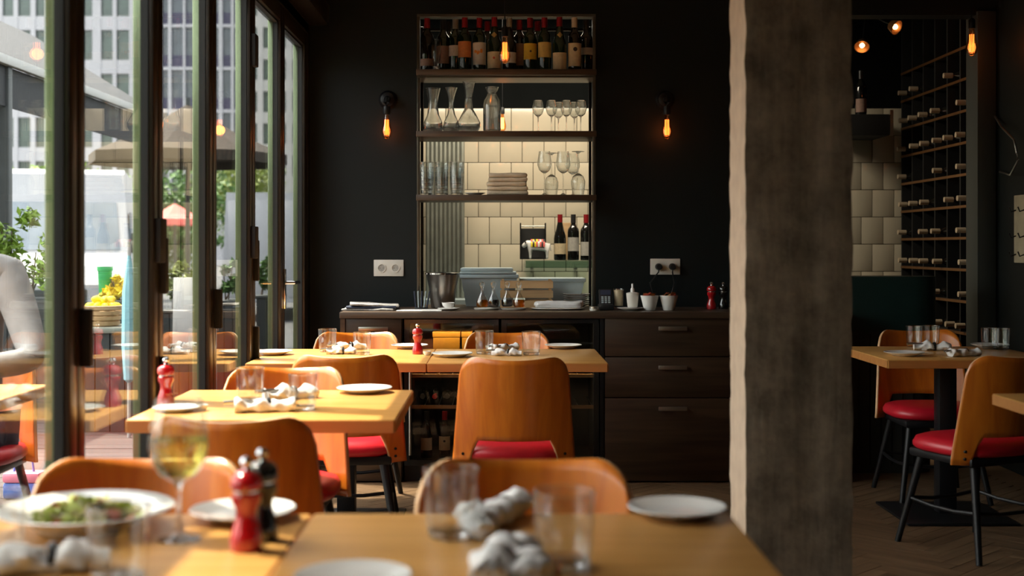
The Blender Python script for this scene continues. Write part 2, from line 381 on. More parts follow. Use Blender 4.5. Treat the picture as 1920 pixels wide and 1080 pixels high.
# ------------------------------------------------------------------ folding glass doors
PIT, B0 = .775, 3.288
def leaf(n, y0, y1, handle):
    r = empty('window_%d' % n, (0, y0, 0)); L = y1 - y0; x0, x1 = GX0, GX1; gx = -1.112
    tag(r, 'tall glass leaf of the folding terrace doors in bronze frame', **STRUCT)
    S = .06
    for a in (.002, L - S):
        MB().box(gx + .001, x1, a, a + S - .002, .01, 2.44, b=.004).build('stile', 'alu', r)
        MB().box(x0, gx - .001, a, a + S - .002, .01, 2.44, b=.004).build('outer_stile', 'aluout', r)
    for z0, z1 in ((.01, .10), (2.36, 2.44)): bm_part('rail', 'alu', r, (x0, x1, S, L - S, z0, z1), b=.004)
    bm_part('gasket', 'gasket', r, (gx - .012, gx + .012, S, S + .006, .1, 2.36), (gx - .012, gx + .012, L - S - .007, L - S, .1, 2.36), (gx - .012, gx + .012, S, L - S, 2.35, 2.36), (gx - .012, gx + .012, S, L - S, .1, .108))
    bm_part('pane', 'glasspane', r, (gx - .003, gx + .003, S + .004, L - S - .004, .106, 2.353))
    if handle == 'hinge':
        for z in (.42, 1.26, 2.1): bm_part('hinge', 'blackm', r, (x1 - .001, x1 + .02, L - .045, L + .03, z - .07, z + .07), b=.004)
        bm_part('door_latch', 'blackm', r, (x1 - .001, x1 + .028, .012, .042, .93, 1.08), b=.005)
    elif handle == 'latch':
        for z in (.8, 1.18): bm_part('door_latch', 'blackm', r, (x1 - .001, x1 + .022, .012, .045, z - .09, z + .09), b=.005)
    elif handle == 'lever':
        mb = MB(); mb.box(x1 - .001, x1 + .01, .012, .045, .93, 1.13, b=.003); mb.tube([(x1, .028, 1.06), (x1 + .05, .028, 1.06), (x1 + .055, .16, 1.06)], .009); mb.build('door_handle', 'chrome', r)
hs = ['hinge', 'latch']
for k in range(-3, 5):
    leaf(k + 4, B0 + k * PIT, B0 + (k + 1) * PIT, 'lever' if k == 4 else hs[k % 2])
tag(bm_part('trim_2', 'alu', None, (GX0, GX1, 7.165, 7.235, 0, 2.44), (GX0, GX1, YB, 7.235, 2.44, 2.5), (GX0, GX1, YB, 7.235, -.02, .008), b=.003), 'bronze outer frame and track of the folding doors', **STRUCT)

# ================================================================== FURNITURE
TW, TD, TH = .763, .76, .75
def make_table():
    r = empty('dining_table')
    t = MB(); t.box(-TW / 2 + .001, TW / 2 - .001, -TD / 2 + .001, TD / 2 - .001, TH - .038, TH, b=.003); t.build('tabletop', 'oak', r)
    e = MB()
    for s_ in (-1, 1):
        e.box(-TW / 2 + .004, TW / 2 - .004, s_ * (TD / 2 + .0006) - .001, s_ * (TD / 2 + .0006) + .001, TH - .036, TH - .004)
        e.box(s_ * (TW / 2 + .0006) - .001, s_ * (TW / 2 + .0006) + .001, -TD / 2 + .004, TD / 2 - .004, TH - .036, TH - .004)
    e.build('edge_band', 'oakedge', r)
    bm_part('column', 'black', r, (-.04, .04, -.04, .04, .012, TH - .05), b=.004)
    bm_part('base_plate', 'black', r, (-.25, .25, -.25, .25, .001, .013), b=.003)
    bm_part('mounting_plate', 'black', r, (-.2, .2, -.2, .2, TH - .05, TH - .038))
    return r
table = Proto(make_table())
def T_at(px_l, front_y):      # centre of a table from its left front corner in the photograph
    s_ = (front_y - VY) / .49; Y = F / s_; return PX(px_l, Y) + TW / 2, Y + TD / 2
FY = 5.39
xa = PX(460, FY) + TW / 2
TBL = {}
TBL['farL'] = (xa, FY + TD / 2); TBL['farR'] = (xa + TW + .002, FY + TD / 2)
TBL['mid'] = (PX(235, 3.626) + TW / 2, 3.626 + TD / 2)
FB = 2.354
TBL['fgR'] = (PX(589, FB) + TW / 2, FB - TD / 2); TBL['fgL'] = (PX(589, FB) - TW / 2 - .004, FB - TD / 2 - .004)
TBL['right'] = (1.68 + TW / 2, 5.55 + TD / 2); TBL['right2'] = (1.645 + TW / 2, 4.28 - TD / 2)
TL = dict(farL='oak table before the counter, on the window side of the seam', farR='oak table before the counter, on the pillar side of the seam',
          mid='sunlit oak table against the glass doors, the middle one of the window row', fgR='oak table nearest the viewer, beside the concrete pillar',
          fgL='oak table nearest the viewer, carrying the salad plate and wine glass', right='oak table with black pedestal in the dark room beyond the pillar',
          right2='oak table beyond the pillar of which only a corner shows')
for k, (x, y) in TBL.items(): table.put((x, y, 0), 0, TL[k], 'table', 'square oak dining tables')

# ---- chair
def make_chair():
    r = empty('dining_chair')
    NU = 28
    def hw(h): return .205 + (.815 - h) / .44 * .036
    def depth(x, h): return -.205 - max(0, (h - .40)) * .15 + 2.1 * x * x * (.75 + .25 * min(1, (h - .37) / .4))
    def top(u):
        a = abs(u); t_ = .815 - .010 * (1 - min(1, a / .7) ** 2)
        if a > .72: q = (a - .72) / .28; t_ = .815 - .075 * (1 - math.sqrt(max(0, 1 - q * q)))
        return t_
    us = [-1 + 2 * i / NU for i in range(NU + 1)]
    us = [math.sin(u * math.pi / 2) * .5 + u * .5 for u in us]
    vs = []; fs = []; NR = 14; cols = []
    for u in us:
        a = abs(u); col = []
        if a < .62: b = .488
        elif a < .70: b = .488 - .113 * ((a - .62) / .08) ** 3
        else: b = .375
        for k in range(NR + 1):
            h = b + (top(u) - b) * k / NR; x = u * hw(h); col.append(len(vs)); vs.append((x, depth(x, h), h))
        cols.append(col)
    for A, B in zip(cols, cols[1:]):
        for k in range(NR): fs.append((A[k], B[k], B[k + 1], A[k + 1]))
    mb = MB(); mb.add(vs, fs); o = mb.build('backrest', ['veneer', 'ply'], r, ang=60)
    sm = o.modifiers.new('thickness', 'SOLIDIFY'); sm.thickness = .013; sm.offset = 0; sm.material_offset_rim = 1
    sc_ = MB()
    for sx in (-1, 1):
        for dz in (.40, .43):
            x = sx * .20; sc_.lathe([(0, -.004), (.006, -.004), (.006, .004), (0, .004)], 8, TX(x, depth(x, dz) - .008, dz) @ RX(90))
    sc_.build('screws', 'black', r)
    # cushion
    vs = []; rows = [(.0, .402), (.93, .402), (1.0, .415), (1.0, .432), (.95, .452), (.8, .463), (.5, .470), (0, .473)]
    rings = []; fs = []; seg = 36
    for k, z in rows:
        if k == 0: rings.append([len(vs)]); vs.append((0, 0, z)); continue
        rg = []
        for i in range(seg):
            a = 2 * math.pi * i / seg; c, s_ = math.cos(a), math.sin(a); e = 2 / 3.0
            rg.append(len(vs)); vs.append((k * .222 * math.copysign(abs(c) ** e, c), .01 + k * .205 * math.copysign(abs(s_) ** e, s_), z))
        rings.append(rg)
    for A, B in zip(rings, rings[1:]):
        for i in range(seg):
            j = (i + 1) % seg
            if len(A) == 1: fs.append((A[0], B[j], B[i]))
            elif len(B) == 1: fs.append((A[i], A[j], B[0]))
            else: fs.append((A[i], A[j], B[j], B[i]))
    st = MB().add(vs, fs).build('seat', 'red', r, ang=60)
    bm_part('seat_frame', 'black', r, (-.185, .185, -.17, .19, .365, .403), b=.012)
    bot = {}
    for sx in (-1, 1):
        for sy in (-1, 1):
            p0 = (sx * .150, sy * .145, .38); p1 = (sx * .215, sy * .22 - (.02 if sy < 0 else 0), 0)
            MB().tube([p0, p1], [.0175, .0125], 12).build('leg', 'black', r); bot[sx, sy] = [Vector(p0).lerp(Vector(p1), .5), None]
    for a, b in (((-1, -1), (-1, 1)), ((1, -1), (1, 1)), ((-1, 1), (1, 1)), ((-1, -1), (1, -1))):
        A, B = bot[a][0], bot[b][0]; MB().tube([A, A.lerp(B, .33) + Vector((0, 0, -.012)), A.lerp(B, .66) + Vector((0, 0, -.012)), B], .008, 8).build('stretcher', 'black', r)
    return r
chair = Proto(make_chair())
G = 'plywood dining chairs with red seats'
for X, Y, rz, lab in [
    (PX(964, 4.97), 5.17, 0, 'plywood chair with its back to the viewer, standing before the wine cooler'),
    (PX(640, 5.08), 5.28, 4, 'plywood chair with its back turned, at the window half of the far table'),
    (-.765, 4.33, 178, 'sunlit plywood chair facing the viewer behind the middle window table'),
    (-.672, 3.43, -3, 'plywood chair with its back to the viewer at the middle window table'),
    (-.715, 6.20, 180, 'plywood chair in front of the small drawer cabinet, facing the viewer'),
    (.035, 6.20, 180, 'plywood chair facing the viewer, framed by two tumblers before the wine cooler'),
    (.048, 2.35, 180, 'dark brown plywood chair facing the viewer at the nearest pillar-side table'),
    (-.715, 2.36, 180, 'plywood chair facing the viewer behind the salad plate'),
    (2.14, 6.36, 180, 'plywood chair facing the viewer in the dark room beyond the pillar'),
    (1.96, 5.28, 24, 'plywood chair with its back turned in the dark room beyond the pillar')]:
    chair.put((X, Y, 0), R(rz), lab, 'chair', G)

# ================================================================== COUNTER
CF = 6.73
cx0, cx1 = PX(637, CF), 1.85
ct = MB(); ct.box(cx0, cx1, CF - .01, WB - .001, CTOP - .034, CTOP, b=.003); ct.box(NX0 + .004, NX1 - .004, WB - .002, WB + .3, CTOP - .034, CTOP)
tag(ct.build('worktop', 'dkwoodz'), 'long dark wooden worktop along the back wall', 'worktop')
def drawer_unit(name, xa, xb, splits, label, hx=None, hw=.075):
    r = empty(name, (0, 0, 0)); tag(r, label, 'cabinet')
    bm_part('body', 'dkwood', r, (xa, xb, CF + .02, WB - .01, .08, CTOP - .036))
    bm_part('plinth', 'blackm', r, (xa, xb, CF + .05, WB - .05, .001, .08))
    for z0, z1 in splits:
        d = bm_part('drawer', 'dkwood', r, (xa + .004, xb - .004, CF, CF + .019, z0, z1), b=.002)
        hz = z1 - min(.052, (z1 - z0) / 2); c = (xa + xb) / 2
        mb = MB(); mb.box(c - hw, c + hw, CF - .028, CF - .018, hz - .011, hz + .011, b=.003)
        for s_ in (-1, 1): mb.box(c + s_ * (hw - .012) - .005, c + s_ * (hw - .012) + .005, CF - .02, CF + .001, hz - .006, hz + .006)
        mb.build('handle', 'steel', d)
    return r
zc = lambda y: PZ(y, CF)
drawer_unit('drawer_cabinet', PX(1133, CF), PX(1388, CF), [(zc(668), zc(597)), (zc(745), zc(670)), (zc(902), zc(747))], 'dark walnut cabinet of three wide drawers beside the pillar')
drawer_unit('drawer_cabinet', PX(1389, CF), 1.83, [(zc(668), zc(597)), (zc(745), zc(670)), (zc(902), zc(747))], 'dark walnut drawer cabinet mostly hidden behind the pillar')
r = drawer_unit('drawer_cabinet', PX(647, CF), PX(754, CF), [(zc(664), zc(598)), (zc(902), zc(667))], 'narrow walnut cabinet with one steel-handled drawer at the window end of the counter', hw=.078)
bm_part('end_panel', 'dkwoodz', r, (PX(638, CF), PX(647, CF), CF - .005, WB - .01, 0.002, CTOP - .036))
def cooler(xa, xb, label, hside):
    r = empty('wine_cooler'); tag(r, label, 'wine cooler'); z0, z1 = .09, CTOP - .04
    bm_part('body', 'blackm', r, (xa, xa + .02, CF + .03, WB - .01, z0, z1), (xb - .02, xb, CF + .03, WB - .01, z0, z1), (xa, xb, WB - .03, WB - .01, z0, z1), (xa, xb, CF + .03, WB - .01, z0, z0 + .02), (xa, xb, CF + .03, WB - .01, z1 - .02, z1))
    bm_part('plinth', 'blackm', r, (xa, xb, CF + .06, WB - .05, .001, z0))
    d = bm_part('door_frame', 'blackglass', r, (xa + .003, xa + .03, CF, CF + .028, z0, z1), (xb - .03, xb - .003, CF, CF + .028, z0, z1), (xa + .03, xb - .03, CF, CF + .028, z0, z0 + .03), (xa + .03, xb - .03, CF, CF + .028, z1 - .02, z1))
    bm_part('pane', 'coolglass', d, (xa + .03, xb - .03, CF + .010, CF + .014, z0 + .03, z1 - .02))
    hx = xa + .036 if hside < 0 else xb - .036
    mb = MB(); mb.tube([(hx, CF - .035, .15), (hx, CF - .035, .60)], .0065, 10)
    for z in (.18, .57): mb.tube([(hx, CF - .035, z), (hx, CF + .012, z)], .004, 6)
    mb.build('handle', 'steel', d)
    for z in (.395, .56):
        bm_part('shelf', 'clip', r, (xa + .022, xb - .022, CF + .05, CF + .07, z - .012, z + .006))
        mb = MB()
        for i in range(7): mb.tube([(xa + .03 + (xb - xa - .06) * i / 6, CF + .06, z - .003), (xa + .03 + (xb - xa - .06) * i / 6, WB - .05, z - .003)], .003, 5)
        mb.build('wire_rack', 'steel', r)
    l = bpy.data.lights.new('cooler_fill_light', 'AREA'); l.energy = .7; l.color = (1, .75, .45); l.shape = 'RECTANGLE'; l.size = xb - xa - .08; l.size_y = .02  # two fill lights added per cooler to bring up the bottles
    lo = bpy.data.objects.new('cooler_fill_light', l); COL.objects.link(lo); lo.parent = r; lo.location = ((xa + xb) / 2, CF + .07, z1 - .03)
    l2 = lo.copy(); COL.objects.link(l2); l2.parent = r; l2.location = ((xa + xb) / 2, CF + .06, .635)
    mb = MB(); mb.box(xa + .02, xb - .02, CF + .04, WB - .05, zc(664) - .01, zc(664)); mb.build('display_shelf', 'dkwood', r)
    return r
cooler(PX(757, CF), PX(936, CF), 'black glass-fronted wine cooler with a steel bar handle below the red mill', -1)
cooler(PX(939, CF), PX(1124, CF), 'black glass-fronted wine cooler next to the wide drawer cabinet', -1)
bm = MB(); bm.box(PX(1125, CF), PX(1132.5, CF), CF, WB - .01, .002, CTOP - .036); tag(bm.build('divider_post', 'black'), 'thin black post between wine cooler and drawers', 'post')

# ================================================================== BOTTLES
def bottle(name, kind='bordeaux', glass='bglass', cap='capred', label=None, emblem=None, neck=None, h=.3, r=.038):
    if kind == 'bordeaux': prof = [(0, .006), (r * .6, 0), (r * .93, 0), (r, .006), (r, .185), (r * .93, .205), (r * .6, .222), (.0155, .238), (.0145, .25), (.0145, .292), (.016, .293), (.016, .3), (0, .3)]
    else: prof = [(0, .006), (r * .6, 0), (r * .95, 0), (r * 1.05, .008), (r * 1.05, .14), (r * .97, .165), (r * .7, .2), (.019, .235), (.0145, .262), (.0145, .292), (.016, .293), (.016, .3), (0, .3)]
    k = h / .3; prof = [(a, z * k) for a, z in prof]
    o = MB().lathe(prof, 24).build(name, glass, ang=40)
    MB().lathe([(.0168, .245 * k), (.0168, .301 * k), (0, .3015 * k)], 16).build('capsule', cap, o)
    rr = r * (1.0 if kind == 'bordeaux' else 1.05) + .0007
    if label:
        m_, z0, z1 = label
        lb = MB().lathe([(rr, z0), (rr, z1)], 18, None, R(270 - 72), R(270 + 72)).build('paper_label', m_, o)
        if emblem:
            kind_, em, zc_, sz = emblem; e = MB()
            if kind_ == 'disc':
                n_ = 16; e.add([(0, 0, 0)] + [(sz * math.cos(2 * math.pi * i / n_), 0, sz * math.sin(2 * math.pi * i / n_)) for i in range(n_)], [(0, 1 + i, 1 + (i + 1) % n_) for i in range(n_)])
            elif kind_ == 'bars':
                for i, wd in enumerate((1, .7, .85)): e.box(-sz * wd, sz * wd, 0, .0002, -i * .009, -i * .009 + .0025)
            elif kind_ == 'patch': 
                for i in range(7): 
                    a = random.uniform(-.022, .014); b = random.uniform(-.02, .02); q = random.uniform(.006, .011)
                    e.add([(a + q * math.cos(t), 0, b + q * math.sin(t)) for t in [2 * math.pi * j / 8 for j in range(8)]], [tuple(range(8))])
            e.v = [(rr * 1.012 * math.sin(x / rr), -rr * 1.012 * math.cos(x / rr), z + zc_) for x, y, z in e.v]
            e.build('print', em, lb)
    if neck:
        s_ = .017; e = MB(); pts = [(0, s_), (s_, 0), (0, -s_), (-s_, 0)]
        z0 = .2 * k; 
        def nr(z): 
            for (a, b), (c, d) in zip(prof, prof[1:]):
                if b <= z <= d and d > b: return a + (c - a) * (z - b) / (d - b)
            return .015
        N_ = 6; grid = []; fs = []
        for i in range(N_ + 1):
            for j in range(N_ + 1):
                p, q = i / N_ - .5, j / N_ - .5; x = (p - q) * s_; z = z0 + (p + q) * s_; rad = nr(z) + .0012; a = max(-1.2, min(1.2, x / max(rad, .01)))
                grid.append((rad * math.sin(a), -rad * math.cos(a), z))
        for i in range(N_):
            for j in range(N_): fs.append((i * 7 + j, i * 7 + j + 7, i * 7 + j + 8, i * 7 + j + 1))
        e.add(grid, fs).build('neck_label', neck, o)
    return o
SHY = 7.2                        # depth of the things on the wall shelves
S1, S2, S3 = PZ(135, SHY), PZ(249, SHY), PZ(366.5, SHY)
GB = 'wine bottles on the top shelf'
for x, dy, kw_, lab in [
    (801, .0, dict(cap='capred', glass='bglass2', label=('lab_pink', .03, .07)), 'dark wine bottle with a low pinkish label, first on the top shelf'),
    (831, .05, dict(cap='capblk', label=('lab_pink', .05, .15)), 'green wine bottle with a tall pinkish label behind the clear beaker'),
    (854, .03, dict(cap='capsil', label=('lab_white', .09, .15), emblem=('bars', 'inkred', .13, .012)), 'wine bottle with a short white label next to the orange-labelled one'),
    (871.5, -.02, dict(cap='capred', label=('lab_org', .075, .165), emblem=('bars', 'gold', .125, .02)), 'wine bottle with an orange label and red capsule'),
    (899, -.01, dict(cap='capred', label=('lab_white', .035, .16), emblem=('patch', 'inkorg', .115, 0)), 'wine bottle with a white label spotted with orange flowers'),
    (927, -.03, dict(kind='burgundy', cap='capred', label=('lab_cream', .012, .105), emblem=('disc', 'inkred', .07, .007), neck='gold'), 'wide wine bottle with low cream label and gold neck diamond beside the hanging bulb'),
    (955, -.01, dict(kind='burgundy', cap='capsil', glass='bglass2', label=('lab_white', .045, .105), emblem=('bars', 'inkred', .085, .015)), 'wine bottle with a low white label right behind the hanging bulb'),
    (974, .06, dict(cap='capred', glass='bglass2', label=('lab_pink', .04, .165)), 'wine bottle with a tall dull pink label half hidden in the back of the shelf'),
    (994, -.01, dict(cap='capred', label=('lab_yel', .065, .155), emblem=('disc', 'ink', .11, .006)), 'wine bottle with a bright yellow label'),
    (1021, -.02, dict(cap='capred', label=('lab_yel2', .075, .16), emblem=('bars', 'gold', .12, .014)), 'wine bottle with a straw-coloured label'),
    (1049, -.03, dict(kind='burgundy', cap='capred', label=('lab_cream', .005, .10), emblem=('bars', 'ink', .085, .016), neck='gold'), 'wide wine bottle with low cream label and neck diamond near the shelf end'),
    (1077, -.02, dict(cap='capcream', glass='bglass2', label=('lab_cream', .025, .155), emblem=('disc', 'ink', .12, .012)), 'wine bottle with a tall cream label bearing a round black emblem'),
    (1099, .05, dict(cap='capblk', glass='bglass2', label=('lab_gry', .1, .14)), 'unlit dark wine bottle at the pillar end of the top shelf'),
    (841, .1, dict(cap='capblk', glass='bglass', ), 'unlabelled green wine bottle in the back row of the top shelf near its start'),
    (914, .1, dict(cap='capred', glass='bglass2'), 'unlabelled dark wine bottle in the back row between flower label and wide bottle'),
    (1008, .1, dict(cap='capred', glass='bglass'), 'unlabelled green wine bottle in the back row between the two yellow labels')]:
    Y = SHY + dy
    o = bottle('wine_bottle', **kw_); o.location = (PX(x, Y), Y, S1); o.rotation_euler = (0, 0, R(random.uniform(-6, 6))); tag(o, lab, 'bottle', GB)

# ================================================================== WALL SHELF
r = empty('wall_shelf'); tag(r, 'steel framed shelf unit with three dark boards hung in the pass-through', 'shelf')
SA, SB = NX0 + .012, NX1 - .012; sy0, sy1 = WB - .22, WB + .13
for x in (SA, SB):
    for y in (sy0 + .012, sy1 - .012):
        bm_part('upright', 'dksteel' if y < WB else 'black', r, (x - .008, x + .008, y - .008, y + .008, CTOP + .001, PZ(38, SHY)), b=.002)
for z in (S1, S2, S3): bm_part('shelf_board', 'dkwoodz', r, (SA - .012, SB + .012, sy0 - .004, sy1, z - .032, z - .0005), b=.002)
bm_part('rail', 'dksteel', r, (SA - .008, SB + .008, sy0, sy0 + .014, S1 - .048, S1 - .036))
bm_part('rail', 'dksteel', r, (SA - .008, SB + .008, sy0 + .004, sy0 + .018, PZ(38, SHY), PZ(38, SHY) + .014))
bm_part('rail', 'black', r, (SA - .008, SB + .008, sy1 - .02, sy1 - .006, PZ(46, SHY), PZ(46, SHY) + .014))

# ================================================================== GLASSWARE
def wall_prof(outer, t=.002, floor=.006):
    """closed vessel profile: outside up, inside down"""
    ins = [(max(a - t, .0004), z) for a, z in outer if z >= floor]
    return outer + list(reversed(ins)) + [(0, floor)]
def make_tumbler(gm='glass'):
    o = MB().lathe(wall_prof([(.034, .008), (.038, .012), (.041, .05), (.0435, .105)], .002, .012), 28).build('tumbler', gm, ang=50)
    MB().lathe([(0, 0), (.033, 0), (.0365, .004), (.0372, .011), (.033, .013), (0, .0125)], 24).build('base', 'sglass', o)
    MB().lathe([(.0414, .1045), (.0437, .1045), (.0437, .1062), (.0425, .107), (.0414, .1062), (.0414, .1045)], 28).build('rim', 'sglass', o)
    return o
tumbler = Proto(make_tumbler()); tumblerS = Proto(make_tumbler('tglass'))
def make_wineglass(h=.2, rb=.036):
    b = h * .5
    o = MB().lathe([(rb * .35, b + .004), (rb * .75, b + .018), (rb, b + .045), (rb * .98, b + .065), (rb * .78, h), (rb * .76, h), (rb * .96, b + .065), (rb * .98, b + .045), (rb * .73, b + .019), (rb * .3, b + .006), (0, b + .005)], 24).build('wine_glass', 'cglass', ang=50)
    MB().lathe([(0, 0), (rb * .9, 0), (rb * .92, .002), (rb * .4, .005), (.005, .012), (.0035, .03), (.0035, b - .012), (.006, b), (rb * .36, b + .005), (0, b + .004)], 20).build('stem', 'sglass', o)
    MB().lathe([(rb * .77, h - .001), (rb * .79, h - .001), (rb * .79, h + .001), (rb * .765, h + .001)], 24).build('rim', 'sglass', o)
    return o
wg = Proto(make_wineglass())
def pt(x, Y, z): return (PX(x, Y), Y, z)
def tab_at(x, y, lift=0):        # point on a table top seen at a pixel
    s_ = (y - VY) / (CH - TH); Y = F / s_; return (PX(x, Y), Y, TH + .0006 + lift)
# decanters on shelf 2
def vessel(name, prof, label, x, Y, z, cat='decanter', t=.0025):
    o = MB().lathe(wall_prof(prof, t, .01), 28).build(name, 'cglass', ang=60)
    r0 = prof[0][0]; MB().lathe([(0, 0), (r0 * .95, 0), (r0, .004), (r0 * 1.02, .010), (0, .008)], 24).build('base', 'sglass', o)
    o.location = pt(x, Y, z); return tag(o, label, cat)
q = SHY / F
vessel('decanter', [(.05, .006), (.058, .02), (.052, .06), (.034, .1), (.026, .16), (.03, .2), (.042, .25)], 'conical glass carafe with flared mouth, first of the decanters', 812, SHY, S2)
vessel('decanter', [(.044, .006), (.05, .02), (.04, .06), (.022, .1), (.013, .15), (.018, .2), (.034, .25)], 'slim hourglass-necked decanter beside the flared carafe', 846, SHY - .03, S2)
vessel('decanter', [(.05, .006), (.066, .035), (.066, .06), (.045, .1), (.026, .135), (.022, .2), (.027, .25), (.036, .292)], 'tall decanter with broad belly reaching the shelf above', 879, SHY + .03, S2)
vessel('decanter', [(.046, .006), (.05, .015), (.05, .15), (.046, .18), (.03, .205), (.026, .22), (.038, .255)], 'straight-sided milk-bottle shaped glass carafe', 922.5, SHY - .01, S2)
for i, (x, dy, lab) in enumerate([(1009, 0, 'stemmed glass on the decanter shelf standing alone nearest the decanters'), (1034, 0, 'stemmed glass on the decanter shelf, second of the front row counted from the decanters'),
    (1062, 0, 'stemmed glass on the decanter shelf, third of the front row counted from the decanters'), (1089, 0, 'stemmed glass on the decanter shelf, last of the front row by the upright'),
    (1047, .09, 'stemmed glass in the back row of the decanter shelf, near the middle of the cluster'), (1077, .09, 'stemmed glass in the back row of the decanter shelf, near the upright')]):
    wg.put(pt(x, SHY + dy, S2), 0, lab, 'wine glass', 'stemmed glasses on the decanter shelf', sc=.9)
# clear beaker among bottles
vessel('glass_beaker', [(.018, .006), (.02, .012), (.013, .03), (.022, .06), (.025, .10), (.027, .16)], 'clear footed beaker standing among the first bottles of the top shelf', 818, SHY - .12, S1, 'glass')
# shelf 3: stacked tumblers
for j, (x, dy, w_) in enumerate([(799.5, 0, 'the shelf upright'), (828.5, .02, 'the middle stack'), (857, -.01, 'the white saucer')]):
    stn = ['stack by the shelf upright', 'middle stack', 'stack by the white saucer'][j]
    for k, nm in enumerate(['bottom tumbler', 'second tumbler from below', 'third tumbler from below', 'top tumbler']):
        tumblerS.put(pt(x, SHY + dy, S3 + k * .0275), 0, '%s of the %s on the lowest shelf' % (nm, stn), 'tumbler', 'stacked tumblers on the lowest shelf', sc=.98)
wg2 = Proto(make_wineglass(.245, .04))
for x, dy, up, lab in [(1021, -.03, 1, 'tall wine glass on the lowest shelf nearest the napkins, standing upright'), (1056, -.02, 1, 'tall upright wine glass on the lowest shelf, middle of the group'),
    (1084, -.02, 0, 'upturned wine glass on the lowest shelf by the upright, front row'), (1034, .1, 0, 'upturned wine glass on the lowest shelf, back row near the napkins'), (1074, .1, 1, 'tall upright wine glass in the back row of the lowest shelf by the upright')]:
    Y = SHY + dy; wg2.put(pt(x, Y, S3 + (0 if up else .2465)), 0, lab, 'wine glass', 'large wine glasses on the lowest shelf', rx=0 if up else math.pi)
# napkin stack and saucer
def folded(name, w_, d_, h_, m, rows=1, amp=.004, seed=0):
    mb = MB(); n_ = 14; 
    mb.box(-w_ / 2, w_ / 2, -d_ / 2, d_ / 2, 0, h_, b=h_ * .42)
    o = mb.build(name, m); bm_ = bmesh.new(); bm_.from_mesh(o.data); bmesh.ops.subdivide_edges(bm_, edges=bm_.edges, cuts=4, use_grid_fill=True)
    for v in bm_.verts:
        d = noise.noise_vector(v.co * 28 + Vector((seed, 0, 0))) * amp; d.z = d.z if v.co.z > h_ * .2 else 0; v.co += d
    bm_.to_mesh(o.data); bm_.free(); o.data.polygons.foreach_set('use_smooth', [True] * len(o.data.polygons)); return o
for k in range(5):
    o = folded('folded_napkin', PX(990, SHY) - PX(913, SHY) - .004 * k, .18, .024, 'beige', seed=k * 7)
    o.location = (PX(951, SHY) + random.uniform(-.004, .004), SHY, S3 + k * .0245)
    tag(o, ['beige folded napkin, lowest of the pile on the lowest shelf', 'beige folded napkin, second from below in the shelf pile', 'beige folded napkin in the middle of the shelf pile', 'beige folded napkin, second from the top of the shelf pile', 'beige folded napkin, topmost of the shelf pile'][k], 'napkin', 'napkin pile on the lowest shelf')
def make_plate(rp=.095):
    return MB().lathe([(0, .002), (rp * .5, .002), (rp * .53, 0), (rp * .57, .001), (rp * .62, .004), (rp * .96, .015), (rp, .0175), (rp * .985, .019), (rp * .7, .0105), (rp * .58, .0075), (0, .0065)], 40).build('plate', 'white', ang=50)
plate = Proto(make_plate())
plate.put(pt(891, SHY - .05, S3 + .0005), 0, 'white saucer lying between stacked tumblers and napkins on the lowest shelf', 'plate', sc=.62)

# ================================================================== LAMPS
def bulb_parts(r, sc=1.0, filament='copper', zoff=0):
    MB().lathe([(.012 * sc, zoff), (.013 * sc, zoff - .02 * sc), (.019 * sc, zoff - .045 * sc), (.028 * sc, zoff - .085 * sc), (.03 * sc, zoff - .1 * sc), (.024 * sc, zoff - .125 * sc), (.008 * sc, zoff - .139 * sc), (0, zoff - .141 * sc)], 20).build('bulb', 'amber', r)
    mb = MB()
    pts = []
    for i in range(37):
        a = math.pi * 2 * i / 36 * 1; zz = zoff - (.032 + (.085 if (i // 3) % 2 else 0)) * sc
        pts.append((.011 * sc * math.cos(a), .011 * sc * math.sin(a), zz))
    mb.tube(pts, .0013 * sc, 5); mb.build('filament', filament, r)
    mb = MB(); mb.tube([(0, 0, zoff), (0, 0, zoff - .04 * sc)], .0022 * sc, 6); mb.build('glass_support', 'glass', r)
def sconce(x, label):
    Y = WB; r = empty('wall_lamp', (PX(x, Y - .09), 0, 0)); tag(r, label, 'wall lamp', 'bare-bulb wall lamps beside the shelves')
    r.location = (PX(x, Y - .09), Y - .09, PZ(214, Y - .09))
    MB().lathe([(0, 0), (.052, 0), (.054, .008), (.046, .016), (.04, .03), (.025, .036), (0, .037)], 24, TX(0, .0895, .09) @ RX(90)).build('wall_rose', 'black', r)
    MB().tube([(0, .06, .09), (0, .03, .09), (0, .008, .084), (0, 0, .065), (0, 0, .03)], .017, 12).build('elbow', 'black', r)
    MB().lathe([(0, .045), (.021, .043), (.022, .03), (.022, .004), (.018, -.004), (0, -.004)], 18).build('socket', 'black', r)
    bulb_parts(r)
    l = bpy.data.lights.new('bulb_light', 'POINT'); l.energy = .3; l.color = (1, .36, .09); l.shadow_soft_size = .028
    lo = bpy.data.objects.new('bulb_light', l); COL.objects.link(lo); lo.parent = r; lo.location = (0, 0, -.09)
sconce(725, 'bare amber bulb wall lamp between window and shelves'); sconce(1250.5, 'bare amber bulb wall lamp between shelves and pillar')
def pendant(x, y, Y, sc, label, fil='copper', en=.4):
    r = empty('pendant_bulb', (PX(x, Y), Y, PZ(y, Y))); tag(r, label, 'pendant lamp')
    MB().lathe([(0, .05 * sc), (.01 * sc, .05 * sc), (.017 * sc, .04 * sc), (.017 * sc, -.002), (0, -.002)], 16).build('socket', 'black', r)
    MB().tube([(0, 0, .045 * sc), (0, 0, HC - PZ(y, Y))], .003, 6).build('cable', 'black', r)
    bulb_parts(r, sc, fil)
    l = bpy.data.lights.new('bulb_light', 'POINT'); l.energy = en * .5; l.color = (1, .36, .09); l.shadow_soft_size = .028
    lo = bpy.data.objects.new('bulb_light', l); COL.objects.link(lo); lo.parent = r; lo.location = (0, 0, -.09 * sc)
